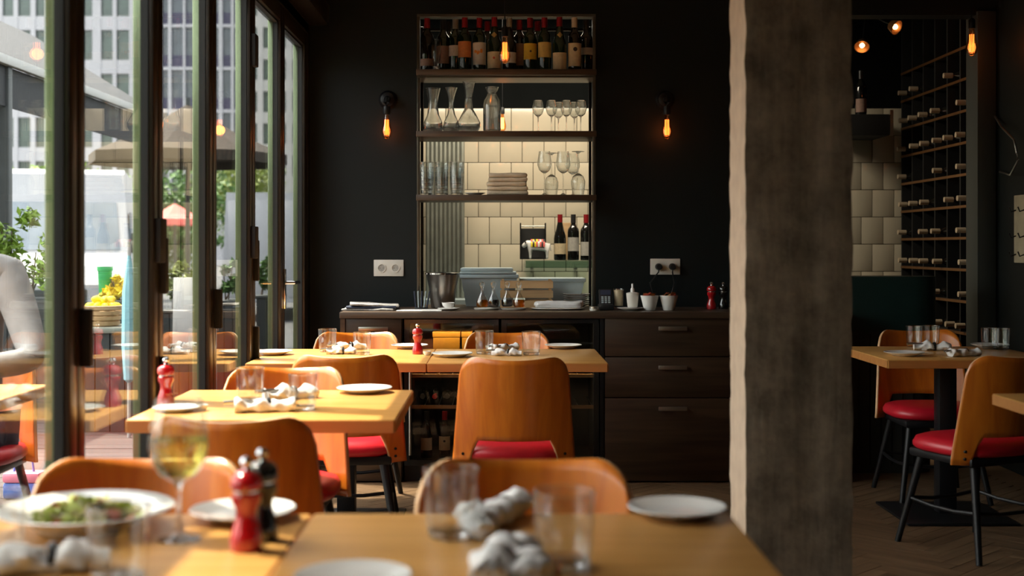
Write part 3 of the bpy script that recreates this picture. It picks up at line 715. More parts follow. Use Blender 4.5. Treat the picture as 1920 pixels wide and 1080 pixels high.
pendant(946.5, 68, 6.2, .95, 'clear bulb hanging on a cable in front of the top shelf bottles')
pendant(1822, 53, 7.1, 1.1, 'glowing amber bulb hanging in the wine room doorway', en=.8)
pendant(942, 213, 8.4, .85, 'small warm bulb hanging in the kitchen behind the glass carafe', 'filamentw', .5)
def spot(x, y, Y, label, tilt):
    r = empty('ceiling_spot', (PX(x, Y), Y, PZ(y, Y))); tag(r, label, 'lamp'); r.rotation_euler = (R(-42), R(tilt), 0)
    MB().lathe([(.012, .06), (.03, .05), (.05, .0), (.046, .0), (.027, .046), (0, .05)], 18).build('shade', 'lampmetal', r)
    MB().lathe([(0, -.004), (.012, .002), (.018, .016), (.01, .032), (0, .034)], 12).build('bulb', 'filamentw', r)
    MB().tube([(0, 0, .05), (0, 0, .3)], .004, 6).build('stem', 'black', r)
spot(1616, 88, 8.3, 'small copper shaded lamp over the dark cabinet beyond the pillar', 20); spot(1682, 52, 8.0, 'small tilted copper lamp high up in the wine room doorway', -50)

# ================================================================== SOCKETS
def wall_socket(x0, x1, y0, y1, label, plugs):
    Y = WB - .001; a, b = PX(x0, Y), PX(x1, Y); z1, z0 = PZ(y0, Y), PZ(y1, Y)
    r = bm_part('double_socket', 'plastic', None, (a, b, Y - .009, Y, z0, z1), b=.003); tag(r, label, 'socket'); zc_ = (z0 + z1) / 2
    for i in (0, 1):
        c = a + (b - a) * (.27 + .46 * i)
        MB().lathe([(.024, 0), (.024, .004), (.02, .004), (.0195, .0008)], 24, TX(c, Y - .009, zc_) @ RX(90)).build('socket_ring', 'plastic', r)
        MB().lathe([(.0195, .0008), (0, .0009)], 24, TX(c, Y - .009, zc_) @ RX(90)).build('socket_well', 'lab_gry', r)  # grey stands in for the shade inside the socket recess
        mb = MB()
        for s_ in (-1, 1): mb.lathe([(0, .0012), (.0022, .0012), (.0022, 0)], 8, TX(c + s_ * .0095, Y - .0095, zc_) @ RX(90))
        mb.build('pin_holes', 'ink', r)
    for i in plugs:
        c = a + (b - a) * (.27 + .46 * i); mb = MB()
        mb.lathe([(0, .04), (.014, .04), (.019, .03), (.0195, .002), (0, .002)], 18, TX(c, Y - .012, zc_) @ RX(90))
        mb.tube([(c, Y - .045, zc_), (c - .004, Y - .05, zc_ - .03), (c - (.05 if i == 0 else -.01), Y - .03, zc_ - .09), (c - .02, Y - .03, CTOP + .01)], .004, 6)
        tag(mb.build('power_plug', 'dkplastic'), ['black plug in the double socket, on the shelf side', 'black plug in the double socket, on the pillar side'][i], 'plug', 'plugs in the wall socket')
wall_socket(701, 757, 487, 518, 'white double wall socket without plugs, below the window-side wall lamp', [])
wall_socket(1219, 1275, 485, 515, 'cream double wall socket holding two black plugs', [0, 1])

# ================================================================== THINGS ON THE WORKTOP
def on_top(x, Y): return (PX(x, Y), Y, CTOP + .0006)
# newspapers
for k in range(3):
    o = folded('newspaper', .28 - .01 * k, .2, .011, 'newsprint' if k != 1 else 'navy', amp=.006, seed=30 + k)
    o.location = (PX(695, 6.95) + .01 * k, 6.95, CTOP + .001 + k * .0115); o.rotation_euler = (0, R(2 if k == 2 else 0), R(6 * k - 5))
    tag(o, ['folded newspaper, lowest of the pile on the worktop end', 'dark folded magazine between the two newspapers on the worktop', 'folded newspaper, topmost of the pile on the worktop end'][k], 'newspaper', 'papers on the worktop')
o = bm_part('paper_sheet', 'paper', None, (-.12, .12, -.09, .09, 0, .003)); o.location = on_top(787, 6.87); tag(o, 'white menu sheet lying flat in front of the steel bucket', 'paper')
r = empty('menu_holder', on_top(790, 7.0)); tag(r, 'dark holder with upright navy cards beside the steel bucket', 'menu holder')
bm_part('holder', 'dkplastic', r, (-.035, .035, -.03, .03, 0, .012), b=.002)
for k in range(5):
    c = MB().box(-.003 , .003, -.028, .028, .012, .10, T=TX(-.028 + k * .014, 0, 0) @ RY(-6 + 4 * k)); c.build('card', 'navy' if k % 2 == 0 else 'bluegrey', r)
o = MB().lathe(wall_prof([(.062, .0), (.066, .004), (.075, .1), (.092, .185), (.094, .187), (.094, .196)], .002, .004), 32).build('ice_bucket', 'steel', ang=50); o.location = on_top(830, 7.18); tag(o, 'stainless steel ice bucket in the corner of the pass-through', 'bucket')
MB().lathe([(.092, .186), (.098, .188), (.098, .196), (.092, .198)], 32).build('rim', 'chrome', o)
r = empty('small_bowl', on_top(841, 6.9)); o = MB().lathe(wall_prof([(.02, 0), (.032, .012), (.037, .028)], .003, .004), 24).build('bowl', 'white', r); tag(r, 'small white dish on a saucer beneath the steel bucket', 'dish')
r.location.z += .0135; plate.put(on_top(841, 6.9), 0, 'white saucer under the small dish by the steel bucket', 'plate', sc=.66)
# tubs
def tub(x0, x1, y0, y1, Y, label):
    a, b = PX(x0, Y), PX(x1, Y); z0, z1 = CTOP + .0008, PZ(y0, Y); r = empty('plastic_tub', ((a + b) / 2, Y, z0)); h = z1 - z0; w_ = (b - a) / 2; tag(r, label, 'tub')
    mb = MB(); t_ = .78; d = .12
    vs = [(sx * w_ * t_ if z == 0 else sx * w_ * .95, sy * d * (.85 if z == 0 else 1), z) for z in (0, h - .012) for sx, sy in ((-1, -1), (1, -1), (1, 1), (-1, 1))]
    mb.add(vs, [(0, 3, 2, 1), (4, 5, 6, 7), (0, 1, 5, 4), (1, 2, 6, 5), (2, 3, 7, 6), (3, 0, 4, 7)]); mb.build('body', 'bluegrey', r)
    mb = MB(); mb.box(-w_, w_, -d - .01, d + .01, h - .012, h + .01, b=.005); mb.build('lid', 'bluegrey', r); return r, h
t1, h1 = tub(863, 972, 517, 572, 7.46, 'big pale blue-grey tub behind the oil bottles')
o = bm_part('plastic_tray', 'bluegrey', None, (PX(863, 7.44), PX(968, 7.44), 7.33, 7.55, 0, .012), b=.004); o.location.z = PZ(513, 7.44); tag(o, 'pale blue flat tray, lower of two lying on the tub', 'tray', 'trays lying on the tub')
o = bm_part('plastic_tray', 'bluegrey', None, (PX(864, 7.44), PX(962, 7.44), 7.34, 7.54, 0, .022), b=.008); o.location.z = PZ(513, 7.44) + .0125; o.rotation_euler = (0, R(.0), 0); tag(o, 'pale blue flat tray, upper of two lying on the tub', 'tray', 'trays lying on the tub')
tub(974, 1096, 524, 572, 7.50, 'low grey-green tub behind the wooden crate')
# crate
r = empty('wooden_crate', (0, 0, 0)); Y = 7.17; a, b = PX(938, Y), PX(1037, Y); z1 = PZ(523, Y); tag(r, 'slatted pine crate behind the folded white towel', 'crate')
for k in range(3):
    z = CTOP + .002 + k * (z1 - CTOP) / 3
    for yy in (Y - .0, Y + .14): bm_part('slat', 'crate', r, (a, b, yy, yy + .007, z, z + (z1 - CTOP) / 3 - .015))
    for xx in (a, b - .007): bm_part('slat', 'crate', r, (xx, xx + .007, Y + .007, Y + .14, z, z + (z1 - CTOP) / 3 - .015))
for xx in (a + .008, b - .022):
    for yy in (Y + .0075, Y + .126): bm_part('corner_post', 'crate', r, (xx, xx + .013, yy, yy + .013, CTOP + .001, z1 - .004))
# oil bottles
def oil(x, Y, fill, label):
    o = MB().lathe(wall_prof([(.026, .004), (.032, .012), (.033, .035), (.02, .062), (.0105, .08), (.0095, .105), (.014, .112)], .0015, .006), 20).build('oil_bottle', 'glass', ang=50)
    MB().lathe([(0, .004), (.024, .004), (.030, .012), (.0312, .033), (.027, .042), (0, .042)], 20).build('liquid', fill, o)
    MB().lathe([(0, .105), (.009, .106), (.012, .115), (.016, .124), (.014, .136), (0, .142)], 14).build('stopper', 'sglass', o)
    o.location = pt(x, Y, CTOP + .012); tag(o, label, 'bottle', 'oil and vinegar bottles on the worktop')
for x, dy, f_, lab in [(904, 0, 'oil', 'oil bottle filled with amber oil nearest the tub'), (925, .05, 'vinegar', 'cruet with dark vinegar beside the first oil bottle'), (951, .05, 'vinegar', 'cruet with dark vinegar in front of the crate'), (973, 0, 'oil', 'oil bottle filled with amber oil nearest the towel')]: oil(x, 6.95 + dy, f_, lab)
for x, lab in ((912, 'small dark-rimmed tray under the first oil bottle'), (963, 'small dark-rimmed tray under the oil bottle nearest the towel')):
    o = MB().lathe([(0, 0), (.062, 0), (.07, .008), (.068, .009), (.06, .004), (0, .004)], 28).build('tray', 'plastic'); o.location = on_top(x, 6.97); tag(o, lab, 'tray', 'trays under the oil bottles'); o.scale = (1, .8, 1)
# towel on tray, plates, jar
o = MB().lathe([(0, 0), (.13, 0), (.15, .008), (.148, .010), (.128, .004), (0, .004)], 36).build('serving_tray', 'white'); o.location = on_top(1046, 6.98); o.scale = (1, .6, 1); tag(o, 'oval white serving tray under the folded towel', 'tray')
o = folded('folded_towel', .26, .11, .035, 'cloth', amp=.010, seed=4); o.location = (PX(1048, 6.98), 6.98, CTOP + .011); tag(o, 'folded white towel on the oval tray', 'towel')
for k in range(6):
    plate.put((PX(1081, 7.36), 7.36, CTOP + .001 + k * .0115), 0, ['grey-white plate, lowest', 'grey-white plate, second from below', 'grey-white plate, third from below', 'grey-white plate, fourth from below', 'grey-white plate, second from the top', 'grey-white plate, topmost'][k] + ' of the stack in the pass-through', 'plate', 'plate stack in the pass-through', sc=.82)
o = MB().lathe([(0, 0), (.022, 0), (.024, .004), (.024, .018), (.018, .02), (0, .02)], 18).build('small_jar', 'plastic'); MB().lathe([(.0245, .012), (.0255, .012), (.0255, .021), (0, .022)], 18).build('lid', 'steel', o); o.location = on_top(1114, 6.86); tag(o, 'tiny pale jar standing alone at the end of the pass-through', 'jar')
r = empty('card_terminal', on_top(1136, 6.95)); tag(r, 'black card payment terminal on the worktop', 'terminal')
MB().box(-.04, .04, -.05, .06, 0, .03, b=.006).build('cradle', 'dkplastic', r)
MB().box(-.036, .036, -.012, .012, 0, .1, b=.006, T=TX(0, 0, .02) @ RX(-28)).build('body', 'dkplastic', r)
mb = MB()
for i in range(3):
    for j in range(4): mb.box(-.024 + i * .018, -.012 + i * .018, -.0145, -.012, .012 + j * .011, .019 + j * .011, T=TX(0, 0, .02) @ RX(-28))
mb.build('keys', 'bluegrey', r)
MB().box(-.028, .028, -.0135, -.012, .062, .09, T=TX(0, 0, .02) @ RX(-28)).build('screen', 'navy', r)
# cups, pump, bowls, saucer
plate.put(on_top(1182, 6.9), 0, 'white saucer under the sugar tumbler and cream dispenser', 'plate', sc=.75)
o = MB().lathe(wall_prof([(.023, 0), (.026, .004), (.03, .1)], .0018, .005), 20).build('sugar_glass', 'glass', ang=50); MB().lathe([(0, .006), (.023, .006), (.027, .09), (0, .094)], 18).build('sugar_sachets', 'lab_cream', o); o.location = (PX(1160, 7.0), 7.0, CTOP + .0145); tag(o, 'glass packed with brownish sugar sachets', 'glass')
o = MB().lathe([(0, 0), (.024, 0), (.027, .004), (.034, .07), (.034, .078), (.02, .082), (0, .083)], 20).build('cream_dispenser', 'plastic', ang=50); MB().lathe([(0, .082), (.012, .082), (.011, .1), (.006, .108), (.006, .128), (0, .130)], 14).build('nozzle', 'white', o); o.location = (PX(1186, 6.93), 6.93, CTOP + .0145); tag(o, 'cream-coloured dispenser with a white nozzle', 'dispenser')
for x, lab in ((1218, 'white tapered bowl of red sachets beside the cream dispenser'), (1254, 'white tapered bowl of brown sachets, the one nearest the pillar')):
    o = MB().lathe(wall_prof([(.028, 0), (.031, .004), (.049, .075), (.05, .08)], .003, .006), 28).build('sachet_bowl', 'white', ang=50); o.location = on_top(x, 6.9); tag(o, lab, 'bowl', 'bowls of sachets on the worktop')
    mb = MB(); mb2 = MB()
    for k in range(26):
        t_ = TX(random.uniform(-.028, .028), random.uniform(-.028, .028), .068 + random.uniform(0, .018)) @ RZ(random.uniform(0, 180)) @ RX(random.uniform(30, 90)); (mb if k % 3 else mb2).box(-.012, .012, -.0015, .0015, -.014, .014, T=t_)
    mb.build('sachets', 'lampmetal', o); mb2.build('sachets', 'inkred', o)
# pepper mills
def make_mill(m):
    o = MB().lathe([(0, 0), (.025, 0), (.0265, .004), (.0265, .02), (.024, .03), (.018, .048), (.0165, .058), (.019, .07), (.024, .078), (.0245, .09), (.02, .094), (.0195, .096), (.025, .099), (.0265, .106), (.025, .118), (.017, .126), (.006, .129), (0, .129)], 28).build('pepper_mill', m, ang=40)
    MB().lathe([(0, .128), (.006, .129), (.005, .132), (.009, .136), (.0105, .142), (.008, .148), (0, .151)], 14).build('knob', 'chrome', o)
    MB().lathe([(.0203, .0935), (.0203, .0965)], 20).build('ring', 'chrome', o)
    return o
millR, millB = Proto(make_mill('redmill')), Proto(make_mill('blackmill'))
millR.put(on_top(1334, 7.05), 0, 'red pepper mill on the worktop by the pillar', 'pepper mill', 'pepper mills'); millB.put(on_top(1356, 7.05), 0, 'black pepper mill on the worktop by the pillar', 'pepper mill', 'pepper mills')

# ================================================================== TABLE SETTINGS
Pl = lambda x, y, lab, sc=.95: plate.put(tab_at(x, y), 0, lab, 'plate', 'white side plates on the tables', sc=sc)
Tb = lambda x, y, lab, sc=1: tumbler.put(tab_at(x, y), 0, lab, 'tumbler', 'water tumblers on the tables', sc=sc)
Ml = lambda p, x, y, lab, sc=1: p.put(tab_at(x, y), 0, lab, 'pepper mill', 'pepper mills', sc=sc)
Pl(1269, 966, 'white side plate near the pillar on the nearest table'); Pl(455, 972, 'white side plate behind the red and black mills', 1.0)
Pl(662, 1098, 'white side plate cut off by the bottom edge on the nearest table', .9)
Pl(683, 736, 'white side plate at the aisle corner of the middle window table', .98); Pl(331, 771, 'white side plate seen through the wine glass on the middle window table', .75)
Pl(511, 665, 'white side plate overhanging the glass-door edge of the far table', .95); Pl(768, 653, 'white side plate behind the red mill on the far table', .95)
Pl(848, 669, 'white side plate between red mill and tumbler on the far table', .98); Pl(1056, 653, 'white side plate at the pillar end of the far table', .95)
Pl(1695, 667, 'white side plate on the table in the dark room beyond the pillar', .95); Pl(1856, 652, 'white side plate behind the turned chair beyond the pillar', .95)
Tb(845, 1006, 'tumbler in front of the dark brown chair on the nearest table', 1.08); Tb(1057, 1064, 'tumbler on the nearest table standing closest to the pillar', 1.1); Tb(222, 1092, 'tumbler in front of the salad plate', 1.05)
Tb(-8, 1060, 'tumbler at the window edge of the nearest table, cut off by the frame', 1.05)
Tb(469, 754, 'tumbler on the middle window table nearest the glass', 1.02); Tb(568, 768, 'tumbler on the middle window table next to the rolled napkins', 1.0)
Tb(614, 660, 'tumbler on the far table nearest the glass doors', 1.0); Tb(679, 665, 'tumbler on the far table beside the rolled napkin, window side', .95); Tb(908, 664, 'tumbler on the far table in front of the cooler, window side of the napkins', 1.0); Tb(996, 666, 'tumbler on the far table nearest the pillar', 1.0)
Tb(1714, 650, 'tumbler on the dark table beyond the pillar, beside the napkins', .95); Tb(1746, 649, 'second tumbler on the dark table beyond the pillar, nearer the doorway', .95); Tb(1856, 655, 'tumbler behind the turned chair, pillar side of the pair', .95); Tb(1877, 656, 'tumbler behind the turned chair, wall side of the pair', .95)
Ml(millR, 462, 1031, 'red pepper mill on the nearest table in front of the wine glass'); Ml(millB, 492, 1012, 'black pepper mill right behind the nearest red mill', 1.02)
Ml(millR, 311, 762, 'red pepper mill at the glass-door edge of the middle table'); Ml(millR, 783, 664, 'red pepper mill on the far table before the wine cooler', .93)
# napkin rolls with cutlery
def make_napkin(seed):
    mb = MB(); n_, sg = 22, 14; vs = []; fs = []
    for i in range(n_ + 1):
        t_ = i / n_; rr = .018 * (1 - .3 * math.exp(-((t_ - .55) / .08) ** 2)) * (1.15 - .5 * abs(t_ - .5)) + .003 * math.sin(t_ * 13 + seed)
        for k in range(sg):
            a = 2 * math.pi * k / sg; d = 1 + .55 * noise.noise(Vector((t_ * 7, math.cos(a) * 2.2, math.sin(a) * 2.2 + seed)))
            vs.append(((t_ - .5) * .17, rr * 1.5 * d * math.cos(a), max(.0, rr * (.95 + d * math.sin(a)))))
    for i in range(n_):
        for k in range(sg): j = (k + 1) % sg; fs.append((i * sg + k, i * sg + j, i * sg + sg + j, i * sg + sg + k))
    fs += [tuple(range(sg))[::-1], tuple(n_ * sg + k for k in range(sg))]
    o = MB().add(vs, fs).build('rolled_napkin', 'cloth', ang=80)
    for dy in (-.007, .007):
        c = MB(); c.tube([(-.115, dy, .028), (-.09, dy, .03), (.0, dy, .03)], [.0055, .0045, .003], 8); c.build('cutlery_handle', 'steel', o)
    MB().lathe([(.0205, -.006), (.022, -.004), (.022, .004), (.0205, .006)], 16, TX(.0095, 0, .018) @ RY(90)).build('napkin_band', 'dkplastic', o)
    return o
naps = [Proto(make_napkin(1)), Proto(make_napkin(5)), Proto(make_napkin(9))]
for i, (x, y, rz, lab, sc) in enumerate([
    (940, 978, 70, 'rolled white napkin with cutlery behind the near tumblers on the nearest table', 1.1), (893, 992, 100, 'second rolled napkin crossing behind the near tumblers', 1.0),
    (935, 1076, 80, 'rolled white napkin at the bottom edge of the nearest table', 1.1), (988, 1072, 95, 'rolled white napkin at the bottom edge, closest to the pillar', 1.0),
    (85, 1072, 15, 'rolled white napkin in front of the salad plate at the window corner', 1.1),
    (545, 748, 35, 'rolled white napkin between the tumblers of the middle window table, rear one', 1.05), (497, 772, 12, 'rolled white napkin lying foremost on the middle window table', 1.05),
    (655, 656, 30, 'rolled white napkin between the two window-side tumblers of the far table', .95), (640, 664, 5, 'rolled white napkin foremost on the window half of the far table', .8),
    (945, 658, 40, 'rolled white napkin between the two pillar-side tumblers of the far table', .9), (950, 667, -5, 'rolled white napkin foremost on the pillar half of the far table', .8),
    (1748, 657, -10, 'rolled white napkin beside the tumblers on the dark table beyond the pillar', 1.0), (1808, 668, 20, 'rolled white napkin half hidden by the turned chair', .9)]):
    naps[i % 3].put(tab_at(x, y), R(rz), lab, 'napkin', 'rolled napkins on the tables', sc=sc)
# salad plate
def wide(rp):
    return MB().lathe([(0, .004), (rp * .45, .004), (rp * .48, 0), (rp * .52, .001), (rp * .58, .008), (rp * .7, .022), (rp * .98, .036), (rp, .039), (rp * .98, .0405), (rp * .68, .027), (rp * .55, .013), (0, .011)], 48).build('salad_plate', 'white', ang=50)
o = wide(.15); BX, BY = PX(172, 2.25), 2.22; o.location = (BX, BY, TH + .0006); tag(o, 'wide deep white plate holding the salad', 'plate')
mb = MB(); mb.cur = 0
for k in range(230):
    a, d = random.uniform(0, 6.283), .085 * math.sqrt(random.random()); s_ = random.uniform(.012, .026); mb.cur = 1 if k % 9 == 0 else (2 if k % 7 == 0 else 0)
    h = .018 + .03 * (1 - (d / .09) ** 2) * random.random()
    T_ = TX(d * math.cos(a), d * math.sin(a), h) @ RZ(random.uniform(0, 360)) @ RX(random.uniform(-50, 50)) @ RY(random.uniform(-50, 50))
    mb.add([(-s_, 0, 0), (-s_ * .3, -s_ * .5, .003), (s_ * .6, -s_ * .4, 0), (s_, 0, .004), (s_ * .5, s_ * .45, 0), (-s_ * .4, s_ * .5, .003), (0, 0, -.004)], [(6, i, (i + 1) % 6) for i in range(6)], T_)
o = mb.build('salad', ['lettuce', 'tomato', 'beige'], smooth=False); o.location = (BX, BY, TH + .001); tag(o, 'mixed green salad heaped in the wide plate', 'salad', kind='stuff')
# white wine glass
def big_glass():
    o = MB().lathe([(.012, .098), (.03, .108), (.044, .13), (.0495, .155), (.049, .175), (.043, .21), (.037, .236), (.0362, .236), (.042, .21), (.048, .175), (.0485, .155), (.043, .131), (.029, .1095), (0, .1)], 36).build('wine_glass', 'glass', ang=60)
    MB().lathe([(0, .1005), (.028, .1095), (.0425, .1315), (.0478, .155), (.0478, .168), (0, .168)], 36).build('white_wine', 'wine', o)
    MB().lathe([(0, 0), (.036, 0), (.037, .0015), (.02, .005), (.006, .012), (.004, .03), (.0038, .08), (.006, .092), (.0125, .0985), (0, .098)], 24).build('stem', 'sglass', o)
    MB().lathe([(.0361, .2355), (.0372, .2355), (.0372, .2372), (.0361, .2372)], 30).build('rim', 'sglass', o)
    return o
o = big_glass(); o.location = tab_at(335, 1012); tag(o, 'large stemmed glass of white wine on the nearest table', 'wine glass')
# small white things on the far table and middle table
for x, y, lab in ((801, 666, 'tiny white salt dish beside the red mill on the far table'), (378, 770, 'tiny white salt dish on the middle window table')):
    o = MB().lathe(wall_prof([(.012, 0), (.018, .01), (.019, .018)], .002, .004), 16).build('salt_dish', 'white'); o.location = tab_at(x, y); tag(o, lab, 'dish', 'salt dishes')

# ================================================================== INSIDE THE WINE COOLERS
bt = Proto(bottle('wine_bottle', glass='bglass2', cap='capred', label=('lab_cream', .05, .14), emblem=('disc', 'ink', .11, .008)))
bt2 = Proto(bottle('wine_bottle', glass='bglass2', cap='capblk', label=('lab_white', .05, .13), emblem=('bars', 'ink', .11, .012)))
CI = CF + .16
for x, z, p, lab in [(800, .1118, bt2, 'upright wine bottle on the cooler floor nearest the steel handle'), (834, .1118, bt, 'upright wine bottle on the cooler floor with a cream label and round black mark'), (866, .1118, bt2, 'upright wine bottle on the cooler floor next to the cream-labelled one'), (905, .1118, bt, 'upright wine bottle on the cooler floor behind the centre chair')]:
    p.put((PX(x, CI), CI - .02, z), 0, lab, 'bottle', 'bottles standing in the wine cooler', sc=.82)
for zi, (z, zn) in enumerate(((.4012, 'middle'), (.5662, 'upper'))):
    for i, x in enumerate((792, 815, 838, 861, 884, 907)):
        (bt if i % 2 else bt2).put((PX(x, CI), CF + .40, z + .032 + .001), 0, '%s bottle from the steel handle, lying neck-out on the %s shelf of that cooler' % (ORD[i], zn), 'bottle', 'bottles lying on the %s shelf of the window-side cooler' % zn, rx=R(90), sc=.8)
for i, x in enumerate((965, 995, 1025, 1055, 1085)):
    bt.put((PX(x, CI), CF + .40, .5662 + .033), 0, '%s lying bottle on the upper shelf of the drawer-side cooler, counted towards the drawers' % ORD[i], 'bottle', 'bottles lying in the cooler next to the drawers', rx=R(90), sc=.8)
for a, b, lab in ((812, 862, 'amber cardboard box on the upper cooler shelf'), (866, 884, 'narrow amber box half hidden by the chair before the cooler')):
    Y = CF + .12; r = bm_part('amber_box', 'yellowbox', None, (PX(a, Y), PX(b, Y), Y, Y + .12, zc(664) + .001, PZ(624, Y)), b=.003); tag(r, lab, 'box')
    bm_part('lid', 'yellowbox', r, (PX(a, Y) - .003, PX(b, Y) + .003, Y - .003, Y + .123, PZ(632, Y), PZ(622, Y)), b=.002)

# ================================================================== KITCHEN
r = empty('ribbed_panel'); tag(r, 'grey ribbed metal panel standing behind the pass-through', 'panel'); Y = 8.5; a, b = PX(798, Y), PX(871, Y)
bm_part('back_sheet', 'ribm', r, (a, b, Y + .012, Y + .018, .9005, 2.02))
for k in range(9):
    x = a + (b - a) * (k + .5) / 9; MB().box(x - .0085, x + .0085, Y - .006, Y + .012, .9005, 2.02, b=.004).build('rib', 'ribm', r)
kc = MB(); kc.box(-1.09, 1.9, 8.2, KY - .01, .86, .9); r = empty('kitchen_worktop'); tag(r, 'grey kitchen worktop beneath the tiled wall', 'worktop'); kc.build('top', 'bluegrey', r)
for k in range(5): bm_part('cabinet_door', 'ribm', r, (-1.08 + k * .59, -.496 + k * .59, 8.23, 8.25, .05, .855), b=.003)
bm_part('carcass', 'blackm', r, (-1.085, 1.9, 8.252, KY - .02, .001, .858))
gs = MB(); Y = 8.45; gs.box(PX(985, Y), PX(1110, Y), Y - .1, KY - .014, PZ(502, Y), PZ(488, Y)); gs = gs.build('glass_shelf', 'greenglass'); tag(gs, 'thick greenish glass shelf on the kitchen wall', 'shelf'); ZS = PZ(488, Y) + .0008
for x in (1000, 1085): bm_part('bracket', 'steel', gs, (PX(x, Y) - .01, PX(x, Y) + .01, KY - .12, KY - .014, PZ(502, Y) - .016, PZ(502, Y) - .001))
for x, kw_, lab in [(1050, dict(kind='burgundy', glass='bglass2', cap='capred', label=('lab_cream', .04, .11), emblem=('bars', 'inkred', .09, .016)), 'dark wine bottle with cream label and red cap on the glass shelf'), (1075, dict(glass='bglass2', cap='capblk', label=('lab_gry', .06, .15), emblem=('bars', 'ink', .13, .016)), 'dark wine bottle with a grey label on the glass shelf'), (1099, dict(glass='bglass2', cap='capred', label=('lab_gry', .03, .12)), 'wine bottle with red cap at the very edge of the glass shelf')]:
    o = bottle('wine_bottle', **kw_); o.location = pt(x, 8.42, ZS); tag(o, lab, 'bottle', 'bottles on the kitchen glass shelf')
o = MB().box(-.03, .03, -.006, .006, 0, .25, b=.005).build('wooden_board', 'crate'); o.location = pt(1062, 8.6, ZS); tag(o, 'narrow pale wooden board between the two bottles on the glass shelf', 'board')
r = empty('wall_rack', (0, 0, 0)); Y = 8.6; tag(r, 'black metal wall rack behind the cow figurine', 'rack'); a, b = PX(975, Y), PX(1024, Y)
bm_part('back_plate', 'blackm', r, (a, b, Y + .09, Y + .1, PZ(484, Y), PZ(428, Y)))
for x in (a, b - .008): bm_part('side', 'black', r, (x, x + .008, Y, Y + .09, PZ(486, Y), PZ(418, Y)))
bm_part('tray', 'black', r, (a + .008, b - .008, Y, Y + .09, PZ(486, Y), PZ(483, Y))); MB().tube([(a + .01, Y + .01, PZ(424, Y)), (b - .01, Y + .01, PZ(424, Y))], .004).build('rod', 'steel', r)
# painted cow figurine: one continuous skinned body
def skin(name, pts, edges, rad, m, sub=2, root=0):
    me = bpy.data.meshes.new(name); me.from_pydata(pts, edges, []); o = bpy.data.objects.new(name, me); COL.objects.link(o); me.materials.append(M[m])
    s_ = o.modifiers.new('skin', 'SKIN'); s_.use_smooth_shade = True
    for i, d in enumerate(me.skin_vertices[0].data): d.radius = rad[i] if isinstance(rad[i], tuple) else (rad[i], rad[i]); d.use_root = (i == root)
    sb = o.modifiers.new('subdivision', 'SUBSURF'); sb.levels = sub; sb.render_levels = sub
    return o
pts = [(0, 0, .1), (-.04, 0, .1), (.05, 0, .1), (-.068, 0, .115), (-.085, 0, .1), (-.1, 0, .085)]
ed = [(0, 1), (0, 2), (1, 3), (3, 4), (4, 5)]; rad = [.034, .031, .03, .018, .018, .013]
for bx, by in ((1, .018), (1, -.018), (2, .018), (2, -.018)):
    x = pts[bx][0] + (-.008 if bx == 1 else .012); i = len(pts); pts += [(x, by, .065), (x, by, .035), (x, by, .008)]; ed += [(bx, i), (i, i + 1), (i + 1, i + 2)]; rad += [.014, .009, .008]
i = len(pts); pts += [(.08, 0, .105), (.088, 0, .06)]; ed += [(2, i), (i, i + 1)]; rad += [.006, .004]
cow = skin('cow_figurine', pts, ed, rad, 'white'); cow.location = pt(1008, 8.40, ZS); tag(cow, 'white cow figurine with a bright patterned blanket on the glass shelf', 'figurine')
mb = MB()
vs = []; fs = []
for i in range(9):
    for k in range(9):
        a = R(-20 + 220 * k / 8); vs.append((-.045 + i * .0115, .039 * math.cos(a), .1 + .038 * math.sin(a)))
for i in range(8):
    for k in range(8): fs.append((i * 9 + k, i * 9 + k + 9, i * 9 + k + 10, i * 9 + k + 1))
mb.add(vs, fs); mb.m = [[0, 1, 0, 2, 1, 2, 0, 3][(i + k // 2) % 8] for i in range(8) for k in range(8)]; mb.build('blanket', ['coral', 'ink', 'yellow', 'white'], cow)
mb = MB()
for s_ in (-1, 1): mb.tube([(-.08, s_ * .012, .118), (-.08, s_ * .026, .122)], [.006, .003], 6)
mb.build('ears', 'ink', cow)
# black hood / shelf seen through the doorway and bottle on it
Y = 8.5; r = empty('dark_wall_cabinet'); tag(r, 'black wall cabinet above the tiles beyond the pillar', 'cabinet'); bm_part('body', 'blackm', r, (PX(1560, Y), PX(1668, Y), Y, KY - .012, PZ(254, Y), PZ(214, Y)), b=.004); bm_part('edge_strip', 'steel', r, (PX(1669, Y), PX(1675, Y), Y - .004, Y + .02, PZ(254, Y), PZ(206, Y)))
o = bottle('spirit_bottle', glass='bglass2', cap='capblk', label=('lab_pink', .02, .11), emblem=('bars', 'inkred', .1, .016)); o.location = pt(1614, 8.6, PZ(214, Y) + .0006); tag(o, 'squat spirit bottle with a brown label on the black wall cabinet', 'bottle')
